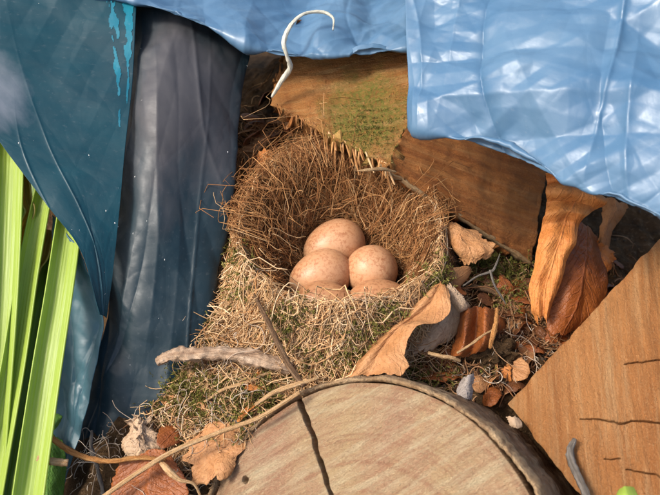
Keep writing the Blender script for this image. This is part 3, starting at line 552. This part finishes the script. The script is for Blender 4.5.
for r, dz in prof:
    nz2 = fbm(p3(np.cos(A) * 26, np.sin(A) * 26, dz * 5), 4, 15)
    nz = fbm(p3(np.cos(A) * 6, np.sin(A) * 6, dz * 1.1), 4, 5); r2 = np.asarray(r) + (.055 * nz if dz > .1 and r is not ri else .022 * nz2 + .015 * nz); Gk.append(lc + (r2 * np.cos(A))[:, None] * e1 + (r2 * np.sin(A))[:, None] * e2 + ((dz + .02 * nz + .03 * nz2) + split * .5 * (dz < .3))[:, None] * axis)
Gk = np.array(Gk); Gk[:, -1] = Gk[:, 0]
if gnormals(Gk)[40, 0] @ (Gk[40, 0] - lc - axis * 5) < 0: Gk = Gk[:, ::-1]
midx = np.where(np.repeat(np.arange(len(prof) - 1), na) < 8, 1, 0); grid('bark', Gk, None, rlog, mats=[M_BARK, M_LIP], midx=midx)

# ------------------------------------------------------------------ wedge of split log on the other side
wq = [(508, 402, 17.2), (700, 193, 18.3), (800, 430, 16.0), (650, 585, 14.4)]
wl = thing('split_log', P(640, 470, 18), 'pale orange wedge of split log with fine cracks beside the round log', 'log')
W3 = [P(*q) for q in wq]; wn_ = nrm(np.cross(W3[1] - W3[0], W3[3] - W3[0])); wn_ = wn_ if wn_ @ (CAM - W3[0]) > 0 else -wn_
def wcr(pts): return ray_plane(np.array([p[0] for p in pts], float), np.array([p[1] for p in pts], float), W3[0], wn_)
cr = [(wcr([(580, 419), (600, 418), (622, 421), (640, 418), (668, 420)]), .045), (wcr([(624, 362), (640, 359), (668, 354)]), .03), (wcr([(626, 468), (645, 470), (668, 475)]), .03), (wcr([(604, 458), (620, 457)]), .02)]
def wdisp(G, U, V):
    d = .05 * fbm(G * 1.2, 4, 3) + .025 * fbm(p3((G @ RGT) * 4, (G @ UPV) * .3), 3, 5)
    for c, wd in cr:
        c = curve(c, 40); c = c + .018 * np.stack([fbm(c * 5, 3, 1)] * 3, -1); wk = wd * .75 * np.sin(np.pi * np.linspace(.05, 1, 40) ** .7 * .6 + .1)
        best = np.full(U.shape, 9.); bw = np.full(U.shape, .03); mk_ = ((G > c.min(0) - .3) & (G < c.max(0) + .3)).all(-1); Q = G[mk_]; bq = np.full(len(Q), 9.); wq_ = np.full(len(Q), .03)
        for k in range(39):
            ab = c[k + 1] - c[k]; t = np.clip(((Q - c[k]) @ ab) / (ab @ ab), 0, 1); dd = np.linalg.norm(np.cross(Q - c[k] - t[..., None] * ab, wn_), axis=-1); m = dd < bq; bq = np.where(m, dd, bq); wq_ = np.where(m, wk[k], wq_)
        best[mk_] = bq; bw[mk_] = wq_
        d = d - 1.0 * np.clip(1 - (best / (bw * .35 + .010)) ** 2, 0, 1) ** .35 * (best < .3)
    ed = np.minimum(np.minimum(U, 1 - U), np.minimum(V, 1 - V)); return d - .12 * np.exp(-ed * 60)
GW = quad(wq[0], wq[1], wq[2], wq[3], 460, 460, None, .045, 9)
flip = (gnormals(GW).reshape(-1, 3).mean(0) @ wn_) < 0
GW = GW[:, ::-1] if flip else GW
U_, V_ = np.meshgrid(np.linspace(0, 1, 460), np.linspace(0, 1, 460)); GW = GW + wn_ * wdisp(GW, U_, V_)[..., None]
uvW = np.stack([GW @ RGT, GW @ nrm(UPV - wn_ * (UPV @ wn_))], -1)
grid('sawn_face', GW, M_WW, wl, uv=uvW)
bor = np.concatenate([GW[0, :-1], GW[:-1, -1], GW[-1, :0:-1], GW[:0:-1, 0]])[::6]; bor = np.concatenate([bor, bor[:1]]); cW = bor.mean(0); ext = nrm(RGT * .35 + FWD * 1. - UPV * .25) * 7
Gs = np.stack([cW + (bor - cW) * .985 - wn_ * .12 + ext * t for t in np.linspace(0, 1, 24)]); Gs += (.12 * fbm(Gs * 1.2, 3, 7))[..., None] * wn_
Gs = np.concatenate([Gs, np.repeat(Gs[-1:].mean(1, keepdims=True), Gs.shape[1], 1)]); grid('body', Gs, M_WW, wl)

# ------------------------------------------------------------------ dead leaves traced as folded sheets
def leaf(rows, mat, label, nu=46, nv=70, rag=.05, amp=.05, seed=0, thick=.009, name='dead_leaf', cat='leaf', group=None, fr=.9):
    G, uv = sheet(rows, nu, nv, rag, 8, seed); U, V = uv[..., 0], uv[..., 1]
    G = G + gnormals(G) * (amp * 1.9 * facets(G, seed, fr * .9, 7) + amp * .8 * fbm(G * 1.1, 2, seed + 3) + amp * .16 * np.abs(np.sin((V * 9 - np.abs(U - .5) * 7) * np.pi)))[..., None]
    return tag(grid(name, G, mat, None, thick, uv=uv), label, cat, group)
BL = [(544, 172), (546, 182), (545, 192), (545, 203), (543, 215), (541, 228), (538, 243), (534, 258), (531, 274), (528, 292), (530, 308), (538, 327)]; BR = [(572, 178), (594, 190), (607, 202), (597, 209), (588, 216), (581, 227), (577, 241), (570, 256), (565, 272), (558, 289), (553, 305), (547, 328)]
leaf([[(l[0] + (r[0] - l[0]) * f, l[1] + (r[1] - l[1]) * f - 5 * math.sin(math.pi * f), 19.75 - .05 * i + dz + (.16 if i % 2 else -.16) * (1 if i < 6 else .35)) for f, dz in ((0, .12), (.3, -.1), (.6, -.05), (.85, -.14), (1, .0))] for i, (l, r) in enumerate(zip(BL, BR))],
     M_DO, 'large curled orange dead leaf standing in the gap between the two split logs', 90, 150, .03, .05, 2)
leaf([[(572, 222, 20.4), (580, 218, 20.5), (590, 226, 20.9), (598, 236, 21.4)],
      [(562, 255, 20.0), (578, 252, 20.1), (594, 258, 20.5), (606, 268, 21.0)],
      [(552, 285, 19.8), (572, 284, 19.7), (592, 288, 20.0), (609, 294, 20.5)],
      [(546, 310, 19.7), (564, 314, 19.5), (582, 314, 19.7), (598, 312, 20.1)],
      [(546, 332, 19.5), (556, 336, 19.4), (568, 336, 19.5), (580, 330, 19.8)]], M_DR, 'dark russet back half of the large curled orange leaf with its shade painted in', 50, 60, .04, .05, 3)  # back of the curled leaf; its shadow is put into the dark colour
leaf([[(438, 214, 20.4), (446, 216, 20.0), (456, 222, 20.0), (462, 226, 20.3)], [(440, 228, 20.1), (452, 229, 19.7), (464, 230, 19.75), (474, 230, 20.1)], [(448, 240, 19.9), (459, 241, 19.5), (472, 239, 19.6), (490, 237, 19.8)], [(454, 252, 19.8), (464, 254, 19.5), (478, 253, 19.4), (497, 247, 19.6)], [(460, 264, 19.8), (468, 266, 19.6), (478, 265, 19.5), (490, 257, 19.7)]], M_DT, 'small crumpled orange brown leaf under the lower edge of the mossy log', 50, 50, .08, .07, 5)
Lf = [(437, 284), (424, 296), (410, 308), (396, 322), (383, 336), (370, 350), (357, 363), (347, 373), (338, 381)]; Rf_ = [(446, 287), (451, 300), (449, 315), (438, 323), (419, 327), (409, 341), (405, 355), (410, 366), (402, 379)]
leaf([[(l[0] + (r[0] - l[0]) * f, l[1] + (r[1] - l[1]) * f - 4 * math.sin(math.pi * f), 18.55 - .155 * i + dz * (1 if i else .3)) for f, dz in ((0, .1), (.22, -.28), (.45, -.22), (.7, -.5), (1, -.62))] for i, (l, r) in enumerate(zip(Lf, Rf_))],
     M_DT, 'long folded tan dead leaf leaning from the round log up to the nest rim', 80, 120, .035, .06, 8)
leaf([[(440, 286, 19.3), (450, 285, 19.1), (462, 296, 19.0), (470, 305, 19.3)], [(432, 306, 19.0), (446, 306, 18.8), (460, 316, 18.8), (466, 324, 19.1)], [(418, 330, 18.7), (434, 332, 18.5), (446, 338, 18.6), (452, 340, 18.9)], [(404, 352, 18.4), (416, 354, 18.3), (428, 354, 18.4), (436, 350, 18.7)]], M_DP, 'dull ochre dead leaf lying behind the long folded tan leaf', 40, 50, .08, .05, 9)
leaf([[(441, 285, 18.7), (450, 283, 18.6), (457, 288, 18.6)], [(444, 296, 18.5), (455, 296, 18.3), (466, 299, 18.4)], [(452, 306, 18.5), (460, 308, 18.3), (468, 306, 18.5)], [(456, 312, 18.6), (459, 313, 18.5), (462, 311, 18.6)]], M_DP, 'small pale torn leaf scrap perched above the shiny rust coloured leaf', 30, 40, .12, .05, 12)
leaf([[(462, 310, 18.9), (468, 306, 18.5), (478, 306, 18.9), (486, 306, 18.5), (496, 308, 18.9)], [(458, 328, 18.7), (466, 324, 18.2), (476, 326, 18.7), (485, 324, 18.2), (499, 324, 18.7)], [(454, 345, 18.6), (464, 344, 18.1), (474, 344, 18.5), (484, 342, 18.1), (496, 338, 18.5)], [(451, 357, 18.5), (458, 358, 18.2), (468, 357, 18.5), (476, 354, 18.2), (486, 350, 18.5)]], M_DR, 'shiny rust coloured pleated dead leaf beside the clod of soil', 60, 50, .05, .03, 14)
leaf([[(120, 462, 17.6), (138, 452, 17.5), (160, 447, 17.4), (172, 452, 17.5)], [(112, 478, 17.5), (135, 474, 17.3), (162, 468, 17.2), (184, 470, 17.3)], [(104, 496, 17.4), (132, 494, 17.2), (162, 490, 17.1), (192, 488, 17.2)], [(110, 520, 17.3), (138, 518, 17.1), (160, 514, 17.0), (180, 510, 17.1)]], M_DR, 'broad russet dead leaf lying under the long straw stem', 60, 50, .06, .06, 16)
leaf([[(133, 414, 18.4), (140, 412, 18.2), (148, 418, 18.4)], [(124, 430, 18.3), (140, 428, 17.9), (160, 430, 18.2)], [(118, 444, 18.2), (138, 444, 17.8), (166, 446, 18.1)], [(128, 454, 18.2), (145, 456, 17.9), (162, 454, 18.1)]], M_DP, 'crumpled beige dead leaf against the bottom of the dark tarp', 40, 40, .12, .12, 18)
leaf([[(184, 436, 18.0), (210, 424, 17.8), (240, 418, 17.7), (262, 412, 17.8)], [(180, 452, 17.8), (208, 444, 17.5), (236, 438, 17.4), (256, 434, 17.5)], [(186, 468, 17.5), (206, 464, 17.3), (226, 458, 17.2), (244, 452, 17.3)], [(196, 488, 17.3), (208, 486, 17.1), (220, 482, 17.1), (232, 474, 17.2)]], M_DT, 'dull brown dead leaf half buried in roots beside the round log', 50, 40, .08, .1, 21)
leaf([[(596, 200, 21.8), (606, 196, 21.6), (622, 200, 21.5), (630, 206, 21.6)], [(600, 214, 21.6), (610, 212, 21.4), (618, 214, 21.5), (624, 216, 21.7)], [(598, 236, 21.5), (603, 236, 21.3), (607, 238, 21.4), (611, 238, 21.6)], [(596, 258, 21.4), (598, 259, 21.3), (600, 260, 21.4), (602, 258, 21.5)]], M_DT, 'narrow twisted brown leaf behind the large curled orange leaf', 30, 50, .06, .05, 25)
leaf([[(586, 236, 21.4), (596, 240, 21.2), (606, 244, 21.4)], [(588, 256, 21.3), (602, 256, 21.0), (618, 254, 21.3)], [(594, 274, 21.2), (604, 274, 21.0), (614, 268, 21.2)]], M_DO, 'small orange leaf scrap in the dark hollow behind the curled leaf', 30, 30, .12, .06, 27)
leaf([[(463, 378, 17.4), (469, 373, 17.2), (475, 374, 17.4)], [(460, 388, 17.3), (467, 386, 17.1), (474, 384, 17.3)], [(458, 400, 17.3), (464, 400, 17.15), (470, 398, 17.3)]], M_DG, 'small grey weathered leaf flake standing at the bark of the round log', 24, 30, .12, .04, 29)
leaf([[(506, 417, 16.7), (514, 415, 16.6), (522, 419, 16.7)], [(508, 424, 16.6), (516, 424, 16.5), (524, 424, 16.6)], [(512, 428, 16.6), (517, 429, 16.5), (522, 428, 16.6)]], M_DP, 'tiny pinkish leaf flake on the bark near the wedge tip', 20, 20, .1, .03, 31)
leaf([[(258, 152, 21.6), (264, 148, 21.4), (272, 150, 21.4)], [(254, 164, 21.4), (264, 160, 21.2), (276, 160, 21.3)], [(258, 172, 21.3), (268, 172, 21.1), (274, 168, 21.2)]], M_DO, 'small orange leaf scrap behind the nest beneath the mossy log end', 24, 24, .1, .05, 33)
def lay_leaf(c, L, Wd, eul, mat, label, group, seed, cu=.8, cv=.5, nu=18, nv=26):
    r2 = np.random.default_rng(seed); V, U = np.meshgrid(np.linspace(0, 1, nv), np.linspace(-1, 1, nu), indexing='ij'); lob = 1 + .22 * fbm(p3(V * 7, np.sign(U) * 3.), 3, seed)
    wv = np.sin(np.pi * np.clip(V * .96 + .02, 0, 1)) ** .6 * Wd / 2 * lob; x = U * wv; y = (V - .5) * L
    ka = cu / (Wd / 2); X = np.sin(x * ka) / ka; Z = -(1 - np.cos(x * ka)) / ka; kb = cv / L; Y = y; Z = Z - kb * y * y * 2 + .05 * fbm(p3(x * 2, y * 2), 3, seed) + .02
    G = np.stack([X, Y, Z], -1) @ np.array(Euler(eul).to_matrix()).T + c
    return tag(grid('leaf_scrap', G, mat, None, .015, uv=np.stack([U * .5 + .5, V], -1)), label, 'leaf', group)
CW = {'dead_leaf_tan': 'tan', 'dead_leaf_orange': 'orange', 'dead_leaf_russet': 'russet', 'dead_leaf_dark_brown': 'dark brown', 'dead_leaf_pale': 'pale beige'}
k = 0
for (zs, nn, mats, lab, grp) in (
    ([(500, 335, 22, 20, 1), (520, 320, 10, 18, .6), (440, 365, 16, 8, .7), (490, 385, 12, 8, .4), (515, 345, 10, 12, .8), (448, 278, 8, 12, .6), (525, 300, 6, 12, .4)], 74, [M_DR, M_DR, M_DO, M_DT, M_DT, M_DB, M_DB], 'small curled %s leaf scrap in the litter between round log and wedge', 'leaf scraps beside the round log'),
    ([(265, 125, 10, 14, 1), (252, 150, 5, 16, .6), (290, 130, 10, 6, .5)], 16, [M_DB, M_DR, M_DR, M_DT], 'small %s leaf scrap in the shade behind the nest cup', 'leaf scraps behind the nest'),
    ([(215, 420, 18, 16, 1), (180, 440, 12, 8, .5), (255, 385, 14, 8, .7)], 10, [M_DR, M_DT, M_DT, M_DO], 'small curled %s leaf scrap in the mossy litter near the weathered stick', 'leaf scraps near the stick'),
    ([(575, 345, 14, 14, 1), (600, 300, 16, 14, 1), (620, 270, 12, 20, 1)], 9, [M_DB, M_DR], 'dead %s leaf scrap in the hollow beneath the wedge', 'leaf scraps in the hollow')):
    C_ = zone(nn, zs)
    for c in C_:
        k += 1; mt = mats[rng.integers(len(mats))]; L = rng.uniform(.5, 1.4); lay_leaf(c + [0, 0, rng.uniform(.05, .2)], L, L * rng.uniform(.45, .75), (rng.normal(.3, .5), rng.normal(0, .5), rng.uniform(0, 6.28)), mt, lab % CW[mt.name], grp, 100 + k, rng.uniform(.4, 1.3), rng.uniform(.2, .9))

# ------------------------------------------------------------------ litter fibres, moss, crumbs
FL = [(230, 400, 26, 16, 2), (200, 385, 18, 14, 1.4), (270, 375, 22, 10, 1.6), (190, 440, 22, 14, 1.6), (220, 455, 18, 14, 1.2), (330, 368, 25, 6, 1), (300, 385, 20, 8, .8)]
FR = [(490, 345, 24, 22, 2), (515, 300, 14, 22, 1), (470, 280, 18, 14, 1.2), (450, 375, 24, 8, 1), (560, 340, 20, 14, .8), (600, 280, 22, 26, .5), (445, 280, 8, 16, 1.4), (440, 250, 6, 14, .8)]
tag(fibre_obj('straw_litter', [scatter(2000, FL, (.6, 2.2), (.007, .019), .9, .08, .17)], M_STR), 'pale dry straw bits scattered in the litter near the weathered stick', 'straw', kind='stuff')
tag(fibre_obj('brown_litter', [scatter(700, FL, (.5, 1.8), (.012, .026), .8, .05, .15), scatter(1100, FR, (.5, 1.8), (.012, .028), .8, .06, .15)], M_RUST), 'brown bits of stalk and root lying on the soil', 'litter', kind='stuff')
tag(fibre_obj('rootlets', [scatter(170, [(200, 440, 22, 16, 1), (145, 470, 22, 14, .6), (220, 375, 22, 12, 1), (490, 360, 24, 16, .8), (90, 460, 8, 18, .3)], (.8, 2.4), (.008, .016), 2.0, .16, .35, K=16)], M_ROOT), 'fine pale curly rootlets over the litter', 'roots', kind='stuff')
V, F, T = moss(3800, [(182, 388, 12, 10, 2.), (210, 400, 18, 14, 2.2), (240, 405, 16, 14, 2), (200, 418, 16, 12, 1.2), (265, 395, 12, 8, 1), (505, 278, 14, 10, 1.2), (480, 268, 12, 8, .6), (510, 300, 10, 10, .5), (438, 282, 9, 12, .8), (320, 360, 14, 6, .7), (285, 380, 14, 6, .8), (435, 380, 20, 6, .5), (215, 335, 8, 10, .8), (350, 362, 12, 6, .8)])
tag(mk('ground_moss', V, F, M_MOSS, tint=T), 'feathery olive green moss growing over the litter', 'moss', kind='stuff')
n = 1500; c = zone(n, [(492, 358, 13, 12, 3), (470, 375, 22, 8, 1.4), (515, 350, 18, 18, 1), (440, 378, 20, 5, .8), (200, 430, 30, 20, .6), (600, 270, 26, 30, .8), (545, 345, 14, 12, .7)]) ; c[:, 2] = H(c[:, 0], c[:, 1]) + rng.uniform(-.02, .08, n)
ic = np.array([(1, 0, 0), (-1, 0, 0), (0, 1, 0), (0, -1, 0), (0, 0, 1), (0, 0, -1)], float); of = np.array([(0, 2, 4), (2, 1, 4), (1, 3, 4), (3, 0, 4), (2, 0, 5), (1, 2, 5), (3, 1, 5), (0, 3, 5)])
V = c[:, None] + rng.uniform(.02, .07, (n, 1, 1)) * ic[None] * rng.uniform(.5, 1.4, (n, 6, 1)); tag(mk('soil_crumbs', V, (of[None] + (np.arange(n) * 6)[:, None, None]).reshape(-1, 3), M_CRB, smooth=False), 'loose dark soil crumbs in the litter', 'soil', kind='stuff')
cl = hp(492, 358, .1); t = np.linspace(0, np.pi, 50)[:, None]; a = np.linspace(0, 2 * np.pi, 81)[None]; dr = np.stack([np.sin(t) * np.cos(a), np.sin(t) * np.sin(a), np.cos(t) + 0 * a], -1); rr = .62 * (1 + .5 * fbm(dr * 2.2, 5, 4)) + .05 * crease(dr * 5, 6, 2)
G = cl + dr * rr[..., None] * [1.05, .8, .6]; G[:, -1] = G[:, 0]; tag(grid('soil_clod', G, M_SOIL), 'dark crumbly clod of soil beside the rust coloured leaf', 'soil')

# ------------------------------------------------------------------ sticks, stems, shoots
def stick(name, pts, rad, mat, label, cat='twig', **k): return tag(tube_obj(name, pts, rad, mat, **k), label, cat)
def lifted(pts): return [hp(a, b, c) for a, b, c in pts]
def Ps(pts): return [P(*q) for q in pts]
stick('weathered_stick', Ps([(158, 361, 18.4), (172, 355, 18.3), (195, 354, 18.2), (225, 353, 18.1), (258, 358, 18.0), (292, 369, 17.9)]), [.15, .20, .21, .19, .24, .17], M_TW1, 'thick weathered grey brown stick lying across the moss beside the tarp', 'stick', sides=16, n=90, rough=.22, seed=2, flat=.7)
stick('twig', Ps([(254, 294, 18.2), (262, 310, 17.8), (270, 326, 17.5), (282, 352, 17.2), (292, 370, 17.0), (304, 386, 16.8)]), [.03, .06, .07, .075, .08, .07], M_TW2, 'dark brown twig running from the nest rim down to the log crack', n=70, seed=4)
stick('straw_stem', Ps([(96, 502, 16.9), (130, 478, 16.95), (170, 453, 17.0), (215, 434, 17.0), (260, 417, 16.9), (300, 392, 16.7)]), [.055, .06, .06, .055, .055, .05], M_TW3, 'long pale straw stem crossing over the russet leaf', 'stem', n=60, rough=.06)
stick('straw_stem', Ps([(255, 405, 16.9), (275, 392, 16.85), (295, 385, 16.8), (318, 378, 16.8)]), [.04, .06, .06, .03], M_TW3, 'short thick straw stem curving along the bark rim', 'stem', n=40)
stick('dry_stem', Ps([(47, 434, 17.2), (62, 446, 17.4), (84, 457, 17.5), (110, 461, 17.4), (140, 458, 17.3), (166, 460, 17.2)]), [.05, .075, .065, .06, .06, .04], M_TW4, 'twisted orange dry stem hanging from the green leaves to the russet leaf', 'stem', n=60, rough=.2)
stick('dry_stem', Ps([(158, 459, 17.1), (168, 470, 16.9), (180, 480, 16.8), (194, 484, 16.8), (202, 500, 16.8)]), [.03, .09, .05, .035, .03], M_TW3, 'short curled pale stem tip over the russet leaf', 'stem', n=40)
stick('twig', lifted([(175, 366, .15), (192, 380, .2), (208, 396, .2), (226, 412, .15), (244, 428, .1)]), [.06, .10, .10, .07, .05], M_TW3, 'ochre twig lying in the moss below the weathered stick', n=50, seed=7)
stick('twig', lifted([(207, 404, .25), (222, 414, .22), (240, 428, .2), (256, 440, .15)]), [.05, .07, .06, .04], M_TW5, 'thin grey twig in the moss beside the ochre twig', n=40)
stick('straw_stem', lifted([(206, 413, .4), (226, 402, .45), (250, 392, .4), (276, 380, .35), (302, 372, .3)]), [.035, .045, .045, .04, .03], M_TW3, 'thin straw stem above the moss reaching toward the dark twig', 'stem', n=50)
stick('straw_stem', lifted([(242, 347, .3), (252, 338, .5), (270, 338, .5), (286, 346, .35), (296, 356, .3)]), [.05, .08, .08, .07, .04], M_TW3, 'hooked straw stem arching beside the weathered stick', 'stem', n=50, flat=.5)
stick('grass_stem', Ps([(463, 286, 19.2), (478, 276, 19.0), (492, 271, 18.9), (497, 262, 19.0), (500, 254, 19.3)]), [.025, .028, .035, .025, .015], M_TW5, 'thin forked grey stem on the moss under the split log', 'stem', n=40)
stick('grass_stem', Ps([(490, 270, 18.9), (494, 284, 18.8), (501, 296, 18.8), (506, 304, 18.8)]), [.03, .03, .025, .015], M_TW5, 'short grey stem crossing the moss under the split log', 'stem', n=30)
stick('twig', lifted([(463, 290, .2), (476, 295, .25), (490, 299, .25), (504, 304, .15)]), [.05, .085, .085, .04], M_TW2, 'short brown twig between the pale scrap and the large curled leaf', n=40)
stick('straw_stem', Ps([(457, 353, 18.0), (470, 345, 17.9), (482, 336, 17.9), (492, 330, 18.0)]), [.03, .035, .03, .02], M_ROOT if False else M_TW3, 'thin pale stem lying over the shiny rust coloured leaf', 'stem', n=30)
stick('straw_stem', Ps([(490, 348, 17.9), (493, 335, 17.8), (496, 322, 17.8), (497, 308, 17.9)]), [.05, .07, .06, .04], M_TW4, 'upright brown stalk behind the clod of soil', 'stem', n=30)
stick('straw_stem', Ps([(428, 353, 17.8), (440, 356, 17.7), (452, 358, 17.7), (460, 361, 17.8)]), [.05, .055, .05, .04], M_TW3, 'straight pale stem by the foot of the ochre leaf', 'stem', n=30)
stick('twig', Ps([(575, 439, 16.1), (570, 450, 16.0), (572, 463, 15.8), (580, 480, 15.5), (590, 505, 15.2)]), [.05, .085, .09, .09, .09], M_TW5, 'dark grey bent twig standing against the wedge of split log', n=50)
stick('white_shoot', Ps([(272, 97, 21.0), (281, 82, 20.7), (290, 68, 20.3), (287, 56, 20.0), (284, 42, 19.9), (291, 25, 20.0), (304, 14, 20.2), (322, 12, 20.3), (333, 18, 20.2), (333, 30, 19.9)]), [.04, .07, .08, .05, .07, .06, .045, .05, .035, .02], M_WHT, 'thin white curled plant shoot lying over the tarp edge', 'shoot', n=110, sides=10, rough=.12)
stick('cut_stem', Ps([(38, 458, 17.0), (50, 461, 17.0), (68, 463, 17.1)]), [.09, .09, .085], M_ROOT if False else M_TW3, 'short pale cut stem poking out beside the green strap leaves', 'stem', n=24)
stick('dry_stem', Ps([(92, 430, 18.4), (91, 446, 18.3), (95, 460, 18.2), (100, 478, 18.0), (104, 500, 17.8)]), [.03, .05, .05, .05, .05], M_TW5, 'frayed grey rootlet hanging in front of the dark tarp', 'root', n=40, rough=.3)
stick('wood_chip', Ps([(357, 171, 19.6), (368, 170, 19.3), (382, 169, 19.3), (396, 172, 19.5)]), [.02, .045, .05, .03], M_WE, 'pale splinter jutting from the corner of the mossy log', 'splinter', n=30)

# ------------------------------------------------------------------ green plants
def blade(path, mat, label, name='strap_leaf', keel=.18, nv=90, seed=0):
    path = np.array(path, float); c = curve(path, nv); px, py, D, hw = c.T; t = np.gradient(c[:, :2], axis=0); t = nrm(t); nx, ny = -t[:, 1], t[:, 0]; s = np.linspace(-1, 1, 22)[None]
    X = px[:, None] + nx[:, None] * hw[:, None] * s; Y = py[:, None] + ny[:, None] * hw[:, None] * s; Z = D[:, None] + keel * (1 - s ** 2) * 1.2 - keel * .5 + .03 * fbm(p3(s * 1.5, np.linspace(0, 4, nv)[:, None]), 3, seed) + .012 * np.cos(s * 22)
    G = face_front(P(X, Y, Z)); Lc = np.r_[0, np.cumsum(np.linalg.norm(np.diff(G[:, 11], axis=0), axis=1))]
    return tag(grid(name, G, mat, None, .035, uv=np.stack(np.broadcast_arrays((s + 1) / 2, Lc[:, None]), -1)), label, 'leaf', 'green strap leaves beside the tarp')
blade([(12, 90, 20.2, 13), (9, 190, 19.0, 13), (4, 300, 18.2, 13), (-5, 420, 17.6, 13), (-14, 540, 17.0, 13)], M_G1, 'bright green strap leaf farthest from the nest', seed=1)
blade([(60, 130, 20.2, 5), (44, 190, 19.3, 8), (28, 270, 18.6, 10), (14, 360, 17.9, 11), (-4, 460, 17.3, 12), (-18, 540, 17.0, 12)], M_G1, 'narrow lime strap leaf between two wider strap leaves', seed=2)
blade([(80, 140, 20.3, 9), (70, 215, 19.2, 12), (60, 285, 18.3, 13), (45, 380, 17.4, 14), (29, 490, 16.6, 15), (22, 545, 16.3, 15)], M_G1, 'widest lime strap leaf in front of the thin tarp hem', seed=3)
blade([(58, 230, 20.0, 5), (45, 290, 19.2, 8), (30, 380, 18.5, 10), (12, 480, 17.9, 11), (5, 540, 17.6, 11)], M_G2, 'darker green strap leaf behind the widest strap leaf', seed=4)
blade([(36, 120, 20.6, 10), (26, 220, 20.0, 11), (10, 330, 19.6, 12), (-5, 450, 19.2, 12)], M_G2, 'shaded green strap leaf behind the narrow lime one', seed=5)
blade([(24, 160, 19.9, 3), (26, 196, 19.4, 5), (30, 212, 19.2, 4), (22, 232, 19.3, 3), (18, 270, 19.5, 3)], M_G3, 'withered yellow leaf curled between the strap leaves', 'withered_leaf', .3, seed=6)
blade([(50, 230, 19.6, 3), (44, 255, 19.2, 4), (36, 270, 19.1, 3), (32, 300, 19.2, 2)], M_G3, 'thin yellow withered strip behind the widest strap leaf', 'withered_leaf', .3, seed=7)
leaf([[(44, 430, 18.4), (52, 432, 18.2), (62, 440, 18.3)], [(36, 452, 18.1), (50, 456, 17.8), (66, 460, 18.1)], [(30, 480, 17.9), (48, 484, 17.6), (66, 484, 17.9)], [(28, 520, 17.7), (46, 524, 17.4), (62, 522, 17.7)]], M_G4, 'broad veined green leaf at the foot of the strap leaves', 40, 60, .03, .04, 41, name='green_leaf')
leaf([[(46, 422, 17.9), (52, 414, 17.9), (58, 413, 18.0)], [(47, 427, 17.7), (54, 423, 17.6), (63, 416, 17.8)], [(48, 432, 17.7), (55, 430, 17.6), (62, 421, 17.8)]], M_G4, 'small rounded green leaf at the edge of the thin tarp hem', 24, 24, .04, .01, 43, name='green_leaf')
leaf([[(618, 490, 14.2), (625, 486, 14.1), (634, 487, 14.2)], [(616, 497, 14.0), (627, 495, 13.9), (638, 496, 14.0)], [(618, 508, 13.9), (628, 510, 13.8), (638, 508, 13.9)]], M_G1, 'tiny bright green seedling leaf against the wedge of split log', 40, 40, .03, .01, 45, name='green_leaf')
